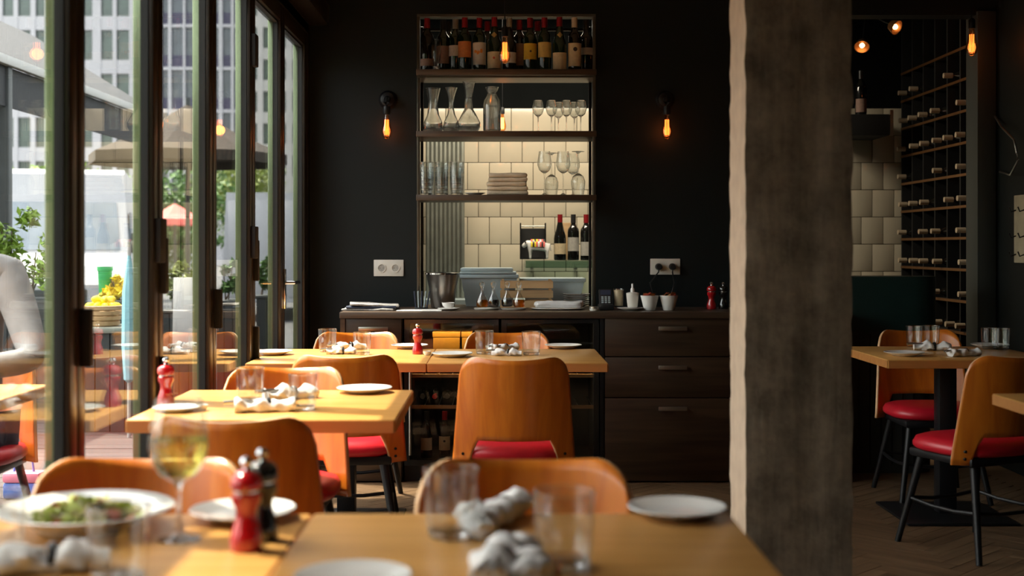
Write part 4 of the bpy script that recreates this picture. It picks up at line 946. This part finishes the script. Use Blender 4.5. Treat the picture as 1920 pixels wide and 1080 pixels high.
# ================================================================== WINE ROOM beyond the doorway
r = empty('wine_rack'); tag(r, 'tall dark wine rack with copper-edged shelves on the wine room wall', 'rack'); RXW = 3.015; y0, y1 = 7.5, 8.85; D_ = .24
ys = [y0 + (y1 - y0) * i / 6 for i in range(7)]
for y in ys: bm_part('divider', 'blackm', r, (RXW - D_, RXW, y - .009, y + .009, .05, 2.9))
zs = [.35 + .19 * i for i in range(12)]
for z in zs:
    s_ = bm_part('shelf', 'blackm', r, (RXW - D_, RXW, y0, y1, z - .012, z)); bm_part('edge_strip', 'lampmetal', s_, (RXW - D_ - .006, RXW - D_ - .0005, y0, y1, z - .016, z))
rb = Proto(bottle('wine_bottle', glass='bglass2', cap='capcream', label=('lab_pink', .05, .14)))
for i in range(6):
    for j, z in enumerate(zs[:-1]):
        if random.random() < .22: continue
        rb.put((RXW - .005, (ys[i] + ys[i + 1]) / 2 + random.uniform(-.03, .03), z + .0395), 0, 'wine bottle in the copper-edged rack, %s column from the doorway, %s row from below' % (ORD[i], ORD[j]), 'bottle', 'bottles in the wine room rack', ry=R(-90), sc=.98)
# curved dark green counter
mb = MB(); Y0 = 6.98; zt = PZ(519, Y0); xe = PX(1770, Y0); pr = []
out = [(1.86, Y0)] + [(xe - .16 + .16 * math.sin(a), Y0 + .16 - .16 * math.cos(a)) for a in [math.pi / 2 * i / 10 for i in range(11)]] + [(xe, Y0 + .3), (1.86, Y0 + .3)]
r = empty('bar_counter'); tag(r, 'dark green counter with rounded end before the wine room', 'counter')
def prism(out, z0, z1): 
    n_ = len(out); return [(x, y, z0) for x, y in out] + [(x, y, z1) for x, y in out], [tuple(range(n_))[::-1], tuple(range(n_, 2 * n_))] + [(i, (i + 1) % n_, n_ + (i + 1) % n_, n_ + i) for i in range(n_)]
MB().add(*prism(out, PZ(622, Y0), zt)).build('apron', 'teal', r); MB().add(*prism([(x * 1 - (.02 if i > 0 else 0), y + (.03 if i < 12 else 0)) for i, (x, y) in enumerate(out)], .001, PZ(622, Y0))).build('base', 'planter', r)
for k in range(7): bm_part('groove_strip', 'black', r, (1.9 + k * .06, 1.908 + k * .06, Y0 + .024, Y0 + .0305, .05, PZ(626, Y0)))
# coat hook board and cable on the side wall
r = bm_part('hook_board', 'cream', None, (WR - .022, WR - .001, 6.62, 7.0, PZ(493, 6.95), PZ(366, 6.95)), b=.004); tag(r, 'pale wooden coat hook board on the dark side wall', 'hook board')
for z in (1.44, 1.3, 1.2):
    for y in (6.97, 6.85, 6.72): MB().tube([(WR - .023, y, z), (WR - .05, y, z - .01), (WR - .06, y, z + .015)], .004, 6).build('hook', 'black', r)
pts = [(WR - .02, 7.27, PZ(218, 7.27)), (WR - .05, 7.1, PZ(238, 7.1)), (WR - .04, 6.95, PZ(262, 6.95)), (WR - .03, 6.92, PZ(300, 6.92)), (WR - .04, 7.0, PZ(328, 7.0)), (WR - .02, 7.2, PZ(322, 7.2))]
P_ = []
for i in range(len(pts) - 1):
    for t_ in (0, .33, .66): P_.append(Vector(pts[i]).lerp(Vector(pts[i + 1]), t_))
tag(MB().tube(P_ + [pts[-1]], .006, 8).build('wall_cable', 'steel'), 'thin looping cable on the dark side wall', 'cable')

# ================================================================== OUTDOORS
tag(bm_part('ground_street', 'street', None, (-120, -1.2, -20, 160, -.3, -.16)), 'grey street and pavement beyond the terrace', **STRUCT)
dk = bm_part('floor_terrace', 'planter', None, (-5.2, -1.16, -4, 12, -.16, -.03)); tag(dk, 'grey-brown wooden terrace deck outside the glass doors', **STRUCT)
pb = bm_part('plank', 'deck', dk, (-2.0, 2.0, -.068, .068, -.028, -.004)); pb.location = (-3.18, 3.0, 0)
for k in range(1, 60):
    o = pb.copy(); COL.objects.link(o); o.location = (-3.18, 3.0 + k * .142, random.uniform(-.001, .001))
o = bm_part('plank', 'deck', dk, *[(-5.18, -1.18, -3.9 + k * .142 - .068, -3.9 + k * .142 + .068, -.028, -.004) for k in range(48)]); tag(o, kind='stuff')
def leaf_cloud(mb, c, r, n_, size, sq=1):
    for k in range(n_):
        d = Vector((random.gauss(0, 1), random.gauss(0, 1), random.gauss(0, 1))).normalized() * (random.random() ** .45)
        p = Vector((c[0] + d.x * r, c[1] + d.y * r, c[2] + d.z * r * sq)); s_ = size * random.uniform(.6, 1.4)
        T_ = Matrix.Translation(p) @ Matrix.Rotation(random.uniform(0, 6.28), 4, Vector((random.gauss(0, 1), random.gauss(0, 1), random.gauss(0, 1))).normalized())
        mb.add([(-s_, 0, 0), (0, -s_ * .45, s_ * .12), (s_, 0, 0), (0, s_ * .45, s_ * .12)], [(0, 1, 2), (0, 2, 3)], T_)
def make_tree(x, y, h, cr, m, label, n_=1500, size=.1):
    r = empty('tree', (x, y, -.16)); tag(r, label, 'tree', 'trees along the street')
    MB().tube([(0, 0, 0), (.05, .02, h * .35), (0, 0, h * .7)], [.16, .12, .06], 10).build('trunk', 'trunk', r)
    mb = MB()
    for k in range(7): leaf_cloud(mb, (random.uniform(-.5, .5) * cr, random.uniform(-.5, .5) * cr, h * .62 + random.uniform(-.35, .4) * cr), cr * .55, n_ * 2 // 7, size)
    mb.build('crown', m, r, smooth=False)
def sx(px, Y): return PX(px, Y)
make_tree(sx(5, 26), 26, 3.6, 1.6, 'leafA', 'bright green tree seen at the very edge of the frame beside the dark canopy post', 2600)
make_tree(sx(185, 30), 30, 3.4, 1.6, 'leafA', 'green tree rising behind the white van, between first and second door post')
make_tree(sx(335, 34), 34, 3.7, 2.0, 'leafB', 'mid green tree above the coral parasol', 2200)
make_tree(sx(430, 45), 45, 4.8, 2.3, 'leafC', 'yellow-green tree above the grey-white box van', 2200)
make_tree(sx(252, 41), 41, 2.8, 1.6, 'leafB', 'low dark tree next to the white van')
# buildings
def building(name, x0, x1, Y, pitch, wins, wh, m, gm, label, top=34, spandrel=None, base=463):
    r = empty(name, (0, 0, 0)); s_ = F / Y; tag(r, label, 'building'); X0, X1 = sx(x0, Y), sx(x1, Y)
    bm_part('wall', m, r, (X0, X1, Y + .35, Y + 1.5, -.16, top))
    fb = MB(); pit = pitch / s_; hh = wh / s_; rows = []
    z = PZ(base, Y)
    while z < top - pit: rows.append(z); z += pit
    cols = [(sx(a, Y), sx(b, Y)) for a, b in wins]
    edges = [X0] + [v for c in cols for v in c] + [X1]
    for i in range(0, len(edges), 2):
        if edges[i + 1] > edges[i]: fb.box(edges[i], edges[i + 1], Y, Y + .36, -.16, top)
    for i, z in enumerate(rows):
        z_n = rows[i + 1] if i + 1 < len(rows) else top
        fb.box(X0, X1, Y + .05, Y + .36, z + hh, z_n)
    fb.box(X0, X1, Y + .05, Y + .36, -.16, rows[0])
    fb.build('facade', m, r, smooth=False)
    cache = {}
    for a, b in cols:
        k = round(b - a, 3)
        for z in rows:
            if k not in cache: o = bm_part('window', gm, r, (0, b - a, 0, .04, 0, hh)); cache[k] = o; sp = None
            else: o = cache[k].copy(); COL.objects.link(o)
            o.location = (a, Y + .28, z)
            if spandrel:
                if (k, 's') not in cache: q_ = bm_part('spandrel', spandrel, r, (0, b - a, 0, .06, 0, hh * .3)); cache[(k, 's')] = q_
                else: q_ = cache[(k, 's')].copy(); COL.objects.link(q_)
                q_.location = (a, Y + .2, z)
building('office_building', -90, 298, 100, 82, [(-62, -41), (-33, -9), (4, 25), (33, 57), (66, 84), (95, 116), (124, 148), (153, 173), (189, 211), (218, 242), (258, 280)], 56, 'fac', 'fgreen', 'pale office building with green-tinted window pairs, nearest the frame edge', base=358)
building('office_building', 299, 452, 97, 80, [(303, 315), (321, 343), (347, 368), (374, 396), (400, 410), (417, 433), (438, 448)], 74, 'fac', 'fglass', 'pale tower with window strips over violet panels behind the third glass leaf', spandrel='fviolet', base=365)
building('office_building', 453, 640, 136, 60, [(468, 482), (493, 510), (520, 536), (548, 562), (575, 590), (604, 620)], 39, 'facw', 'fgreen', 'cream office block with small square windows seen through the last glass leaves', base=330)
# white vans
def van(x, y, wd, ln, hh, rz, label):
    r = empty('white_van', (x, y, -.16), R(rz)); tag(r, label, 'van')
    W = wd / 2
    # side profile extruded: nose towards -y
    prof = [(0, .35), (0, .85), (.25, 1.12), (.95, 1.3), (1.38, 2.12), (1.5, hh - .08), (1.75, hh), (ln, hh), (ln, .35)]
    n_ = len(prof); ins = lambda z: W * (1 - .10 * max(0, (z - 1.1)) / 1.5)
    vs = [(-ins(z), y_, z) for y_, z in prof] + [(ins(z), y_, z) for y_, z in prof]
    fs = [tuple(range(n_)), tuple(range(n_, 2 * n_))[::-1]] + [(n_ + i, n_ + (i + 1) % n_, (i + 1) % n_, i) for i in range(n_)]
    MB().add(vs, fs).build('body', 'van', r, ang=20)
    def slab(y0, z0, y1, z1, wf, name, m, off=.012):
        nrm = Vector((0, -(z1 - z0), (y1 - y0))).normalized() * off
        if nrm.z < 0: nrm = -nrm
        a, b = ins(z0) * wf, ins(z1) * wf * .97
        MB().add([(-a, y0 + nrm.y, z0 + nrm.z), (a, y0 + nrm.y, z0 + nrm.z), (b, y1 + nrm.y, z1 + nrm.z), (-b, y1 + nrm.y, z1 + nrm.z)], [(0, 1, 2, 3)]).build(name, m, r)
    slab(.976, 1.35, 1.364, 2.09, .88, 'windscreen', 'vang')
    bm_part('grille', 'planter', r, (-W * .45, W * .45, -.015, .0, .55, .78))
    for s_ in (-1, 1):
        bm_part('headlight', 'chrome', r, (s_ * W * .62, s_ * W * .92, -.012, .02, .66, .84), b=.01)
        bm_part('mirror', 'planter', r, (s_ * (W + .02), s_ * (W + .2), 1.05, 1.13, 1.3, 1.62), b=.02)
        for yy in (.85, ln - .9): MB().lathe([(0, 0), (.2, 0), (.22, .02), (.33, .03), (.35, .1), (.33, .2), (0, .2)], 20, TX(s_ * (W - .18) - (.1), yy, .35) @ RY(90)).build('wheel', 'tyre', r)
        mbw = MB(); xw = s_ * (W * .985 + .0); mbw.box(xw - .012, xw + .012, 1.7, 2.4, 1.4, 1.95); mbw.build('side_window', 'vang', r)
    for s_ in (-1, 1): bm_part('rear_door', 'van', r, (s_ * .02, s_ * (W * .88), ln - .005, ln + .012, .45, hh - .15), b=.004)
    bm_part('bumper', 'planter', r, (-W, W, -.05, .1, .3, .5), b=.03)
van(sx(124, 19), 18.5, 2.0, 5.4, 2.62, 14, 'white delivery van parked nose towards the terrace')
van(sx(520, 24), 29.6, 2.1, 5.6, 2.42, 180, 'white van seen from the rear behind the farther glass leaves')
# canopy over the pavement
r = empty('terrace_canopy'); tag(r, 'grey pitched canopy roof on dark posts beyond the terrace', 'canopy')
cx_, ce, cr_ = -4.05, 2.82, 3.75
prof = [(cx_, ce), (cx_ - 1.5, cr_), (cx_ - 3.0, ce)]
mb = MB(); ya, yb = 8.4, 15.2
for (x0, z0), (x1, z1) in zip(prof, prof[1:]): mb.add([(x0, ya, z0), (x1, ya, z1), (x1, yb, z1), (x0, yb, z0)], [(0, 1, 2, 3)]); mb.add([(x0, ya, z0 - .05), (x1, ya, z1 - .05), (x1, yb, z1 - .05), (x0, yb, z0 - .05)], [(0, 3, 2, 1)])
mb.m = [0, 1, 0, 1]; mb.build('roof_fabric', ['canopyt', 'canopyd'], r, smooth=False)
for x, s_ in ((cx_, 1), (cx_ - 3, -1)):
    bm_part('gutter_beam', 'clip' if False else 'facw', r, (x - .03, x + .03, ya, yb, ce - .09, ce - .01), b=.01)
    bm_part('valance', 'canopyd', r, (x - .012 - .04 * s_, x + .012 - .04 * s_, ya, yb, ce - .42, ce - .09))
for x, y in ((cx_ - .05, 10.6), (cx_ - .05, 15.1), (cx_ - 2.95, 8.5), (cx_ - 2.95, 15.1)): bm_part('post', 'planter', r, (x - .045, x + .045, y - .045, y + .045, -.16, ce - .06), b=.006)
# brown parasol with a string of lights
def parasol(x, y, rad, ze, zp, m, label):
    r = empty('parasol', (x, y, -.16)); tag(r, label, 'parasol'); n_ = 8
    MB().lathe([(0, zp), (rad * .5, (ze + zp) / 2 - .06), (rad, ze), (rad, ze - .13), (rad - .01, ze - .13), (rad - .01, ze - .01), (rad * .5, (ze + zp) / 2 - .08), (0, zp - .03)], n_).build('canopy', m, r, ang=10)
    MB().tube([(0, 0, 0), (0, 0, zp + .08)], .03, 10).build('pole', 'planter', r); MB().lathe([(0, 0), (.4, 0), (.4, .06), (.06, .1), (0, .1)], 16).build('base', 'planter', r)
    mb = MB()
    for k in range(n_):
        a = 2 * math.pi * k / n_; mb.tube([(0, 0, zp - .1), (rad * .97 * math.cos(a), rad * .97 * math.sin(a), ze - .02)], .012, 5)
    mb.build('ribs', 'planter', r)
parasol(sx(352, 17), 17, 1.32, 2.62, 3.3, 'thatch', 'large brown parasol behind the second and third glass leaf')
parasol(sx(328, 27), 27, .8, 1.98, 2.32, 'coral', 'small coral parasol in the distance behind the third glass leaf')
# planters
def planter(x0, x1, Y, zt, dep, label):
    r = empty('planter_box', (0, 0, 0)); a, b = sx(x0, Y), sx(x1, Y); tag(r, label, 'planter', 'dark planters around the terrace')
    bm_part('trough', 'planter', r, (a + .01, b - .01, Y + .012, Y + dep, -.02, zt - .03)); bm_part('rim', 'planter', r, (a - .015, b + .015, Y - .012, Y + dep + .02, zt - .03, zt), b=.006)
    n_ = max(2, int((b - a) / .07))
    for k in range(n_): x = a + (b - a) * k / n_; bm_part('slat', 'planter', r, (x + .004, x + (b - a) / n_ - .004, Y - .004, Y + .012, 0, zt - .032))
    return (a + b) / 2, Y + dep / 2, zt
def bush(c, rx_, h, m, label, n_=900, size=.045, name='shrub'):
    r = empty(name, c); tag(r, label, 'shrub')
    st = MB()
    for k in range(7): st.tube([(random.uniform(-.1, .1), random.uniform(-.06, .06), -.03), (random.uniform(-1, 1) * rx_ * .7, random.uniform(-.1, .1), h * random.uniform(.5, .95))], [.008, .004], 5)
    st.build('stems', 'trunk', r); mb = MB()
    for k in range(9): leaf_cloud(mb, (random.uniform(-.8, .8) * rx_, random.uniform(-.15, .15), h * random.uniform(.25, .8)), rx_ * .42, n_ // 9, size)
    leaf_cloud(mb, (random.uniform(-.2, .2) * rx_, 0, h * .95), rx_ * .25, n_ // 10, size)
    mb.build('foliage', m, r, smooth=False)
c = planter(-60, 88, 9.3, .86, .4, 'dark slatted planter below the bright green shrub'); bush((c[0] + .02, c[1], c[2]), .36, .62, 'leafA', 'bright green leafy shrub in the dark planter by the white van', 1100, .034)
r = empty('service_counter'); Y = 8.6; tag(r, 'dark outdoor service counter seen between first and second door post', 'counter'); a, b = sx(150, Y), sx(262, Y)
bm_part('top', 'ribm', r, (a, b, Y - .02, Y + .4, .66, .70), b=.004)
for k in range(4): bm_part('front_panel', 'planter', r, (a + (b - a) * k / 4 + .004, a + (b - a) * (k + 1) / 4 - .004, Y, Y + .02, .0, .658))
bm_part('body', 'planter', r, (a + .01, b - .01, Y + .021, Y + .39, -.01, .658))
def basket(x, Y, z, label):
    r = empty('basket', (sx(x, Y), Y, z)); tag(r, label, 'basket')
    for k in range(4): MB().lathe([(.105 + k * .006, .004 + k * .035), (.112 + k * .006, .008 + k * .035), (.115 + k * .006, .032 + k * .035), (.108 + k * .006, .036 + k * .035), (.1 + k * .006, .03 + k * .035)], 18).build('band', 'crate', r)
    MB().lathe([(0, .001), (.105, .001), (.105, .006), (0, .006)], 18).build('bottom', 'crate', r); return r
Yb = 8.75; basket(193, Yb, .7008, 'pine basket heaped with lemons on the outdoor counter')
lemon = Proto(MB().lathe([(0, -.036), (.008, -.033), (.02, -.022), (.026, 0), (.02, .022), (.008, .033), (0, .037)], 12).build('lemon', 'yellow'))
k = 0
for rr, n_, z in ((.085, 10, .135), (.045, 6, .145), (.0, 1, .15), (.05, 5, .18)):
    for i in range(n_):
        a = 6.283 * i / max(1, n_) + z; lemon.put((sx(193, Yb) + rr * math.cos(a), Yb + rr * math.sin(a), .7008 + z), a, 'yellow lemon in the pine basket outdoors', 'lemon', 'lemons in the outdoor basket', ry=R(80))
o = MB().lathe([(0, 0), (.04, 0), (.045, .01), (.055, .16), (.05, .165), (0, .165)], 18).build('green_pot', 'green'); MB().lathe([(.056, .15), (.06, .15), (.06, .17), (.05, .17)], 18).build('rim', 'green', o); o.location = (sx(197, 9.2), 9.2, .86); o.scale = (.9, .9, 1.4); tag(o, 'bright green pot behind the basket of lemons', 'pot')
c = planter(178, 262, 9.05, .86, .3, 'dark planter behind the outdoor counter with the lemons')
bush((sx(224, 9.2), 9.2, .86), .1, .16, 'yellow', 'clump of yellow flowers behind the lemon basket', 400, .03, 'flower_clump')
# pale blue folded parasol
r = empty('folded_parasol', (sx(242, 8.35), 8.35, -.004)); tag(r, 'pale blue folded parasol leaning beside the outdoor counter', 'parasol')
MB().lathe([(0, .35), (.035, .38), (.05, .6), (.045, .95), (.022, 1.12), (.01, 1.2), (0, 1.2)], 10).build('cloth', 'ltblue', r, ang=20); MB().tube([(0, 0, 0), (0, 0, 1.26)], .012, 8).build('pole', 'facw', r)
# planter and menu board row farther along
c = planter(300, 372, 10.2, .74, .4, 'dark planter behind the white menu board'); bush((c[0], c[1], c[2]), .17, .36, 'leafC', 'yellow-green shrub in the planter behind the menu board', 700, .035)
o = empty('menu_board', (sx(350, 9.7), 9.65, -.004), R(8)); tag(o, 'white menu board leaning among the dark planters outdoors', 'sign'); MB().box(-.1, .1, -.008, .008, .45, 1.02, b=.004, T=RX(-8)).build('board', 'paper', o)
for s_ in (-1, 1): MB().tube([(s_ * .09, .0, 0), (s_ * .09, .06, .5)], .01, 6).build('leg', 'planter', o)
c = planter(405, 452, 11.0, .78, .4, 'dark planter seen through the fourth glass leaf'); bush((c[0], c[1], c[2]), .11, .33, 'leafB', 'dark green shrub in the planter seen through the fourth glass leaf', 700, .03)
c = planter(480, 520, 11.6, .8, .4, 'dark planter seen through the fifth glass leaf'); bush((c[0], c[1], c[2]), .1, .35, 'leafB', 'green shrub in the planter seen through the fifth glass leaf', 700, .03)
# seated person outdoors, white shirt, one elbow on a terrace table
table.put((-2.0, 4.22, -.004), 0, 'oak terrace table outside the glass beside the person in white', 'table')
px_, py_ = -2.11, 5.02
pts = [(0, 0, .52), (0, .01, .75), (0, .03, 1.0), (0, .02, 1.15), (0, 0, 1.22),
       (.17, .02, 1.13), (.25, -.04, .97), (.335, -.14, .81), (.20, -.38, .795),
       (-.17, .02, 1.13), (-.27, -.06, .97), (-.36, -.16, .80), (-.12, -.36, .795)]
ed = [(0, 1), (1, 2), (2, 3), (3, 4), (3, 5), (5, 6), (6, 7), (7, 8), (3, 9), (9, 10), (10, 11), (11, 12)]
rad = [(.17, .12), (.16, .115), (.175, .11), (.12, .09), (.055, .055), .085, .07, .06, .045, .085, .07, .06, .045]
r = empty('person', (px_, py_, 0)); tag(r, 'person in a white shirt seated outdoors with forearms on the terrace table', 'person')
sh = skin('shirt', pts, ed, rad, 'shirt'); sh.parent = r
bp = [(0, 0, 1.2), (0, -.01, 1.3), (0, -.02, 1.36), (0, -.02, 1.44), (0, -.01, 1.5)]
body = skin('body', bp, [(0, 1), (1, 2), (2, 3), (3, 4)], [.05, .055, (.072, .085), (.082, .095), (.065, .075)], 'skin'); body.parent = r
hr = MB().lathe([(.0, .115), (.06, .095), (.09, .04), (.094, -.01), (.085, -.05), (.07, -.02)], 16, TX(0, .012, 1.44)).build('hair', 'hair', r)
MB().lathe([(0, -.008), (.010, 0), (.011, .008), (.005, .034), (0, .036)], 8, TX(0, -.108, 1.395)).build('nose', 'skin', r); MB().box(-.022, .022, -.098, -.088, 1.362, 1.37, b=.003).build('mouth', 'inkred', r)
for s_ in (-1, 1):
    MB().lathe([(0, -.006), (.006, -.004), (.008, 0), (0, .003)], 8, TX(s_ * .032, -.108, 1.435) @ RX(90)).build('eye', 'hair', r)
    MB().lathe([(0, -.025), (.012, -.01), (.014, .012), (0, .026)], 8, TX(s_ * .085, -.01, 1.42)).build('ear', 'skin', r)
    w0 = Vector((.20, -.38, .795)) if s_ > 0 else Vector((-.12, -.36, .795)); d = Vector((-.62, -.7, 0)).normalized() if s_ > 0 else Vector((.7, -.65, 0)).normalized(); sd_ = Vector((d.y, -d.x, 0)) * s_
    hp = [w0, w0 + d * .06, w0 + d * .09]; he = [(0, 1), (1, 2)]; hr_ = [.026, (.036, .018), (.036, .016)]
    for f in range(4):
        i = len(hp); b_ = w0 + d * .09 + sd_ * (.024 - .016 * f); l_ = (.06, .07, .065, .05)[f]; hp += [b_, b_ + d * l_ * .5 + Vector((0, 0, .004)), b_ + d * l_ + Vector((0, 0, -.008))]; he += [(2, i), (i, i + 1), (i + 1, i + 2)]; hr_ += [.009, .0085, .007]
    i = len(hp); b_ = w0 + d * .035 + sd_ * .03; hp += [b_, b_ + d * .03 + sd_ * .02, b_ + d * .055 + sd_ * .024]; he += [(1, i), (i, i + 1), (i + 1, i + 2)]; hr_ += [.011, .010, .008]
    skin('hand', hp, he, hr_, 'skin', 1).parent = r
lp = [(0, 0, .5)]; le = []; lr = [(.16, .11)]
for s_ in (-1, 1): i = len(lp); lp += [(s_ * .09, -.05, .49), (s_ * .11, -.42, .48), (s_ * .11, -.42, .12), (s_ * .11, -.44, .05), (s_ * .12, -.56, .035)]; le += [(0, i), (i, i + 1), (i + 1, i + 2), (i + 2, i + 3), (i + 3, i + 4)]; lr += [.09, .07, .05, .045, .035]
skin('trousers', lp, le, lr, 'jeans').parent = r
chair.put((px_, py_ + .03, -.004), R(180), 'plywood terrace chair under the person in white', 'chair')
# shopping bag on the deck
r = empty('shopping_bag', (PX(45, 6.35), 6.35, -.003)); tag(r, 'small pink and blue bag standing on the terrace deck', 'bag'); MB().box(-.09, .09, -.05, .05, .0, .08, b=.015).build('lower_half', 'blue', r); MB().box(-.092, .092, -.052, .052, .078, .13, b=.015).build('upper_half', 'pink', r); MB().tube([(-.05, 0, .12), (-.04, 0, .2), (.04, 0, .2), (.05, 0, .12)], .006, 6).build('handle', 'blue', r)

# unseen parasol added to shade the nearest table; viewer-side trees seen in reflections
r = empty('added_shade_parasol', (-2.52, 1.45, -.004)); tag(r, 'square beige parasol added outside, unseen, to shade the nearest table', 'parasol')
MB().add([(-1.1, -1.1, 2.6), (1.1, -1.1, 2.6), (1.1, 1.1, 2.6), (-1.1, 1.1, 2.6), (0, 0, 2.95)], [(0, 1, 4), (1, 2, 4), (2, 3, 4), (3, 0, 4), (3, 2, 1, 0)]).build('canopy', 'beige', r, smooth=False)
MB().tube([(0, 0, 0), (0, 0, 2.6)], .03, 10).build('pole', 'facw', r); MB().box(-.35, .35, -.35, .35, 0, .06, b=.01).build('base', 'planter', r)
make_tree(-4.2, -5.2, 5.2, 2.4, 'leafA', 'leafy street tree standing behind the viewer beyond the terrace', 3000)
make_tree(-11, -9, 5.2, 2.8, 'leafB', 'tall street tree farther behind the viewer', 2500, .2)
make_tree(-3.6, -12.5, 6.0, 2.7, 'leafA', 'street tree behind the viewer nearest the facade', 3000, .2)
for x, y, lab in ((-13, 6, 'street tree on the far pavement opposite the terrace table'), (-14, 12, 'street tree on the far pavement beyond the slatted planter'), (-12.5, .5, 'street tree on the far pavement level with the viewer'), (-16, 18.5, 'street tree on the far pavement beside the white van')):
    make_tree(x, y, 4.8, 2.0, 'leafB', lab, 900, .15)
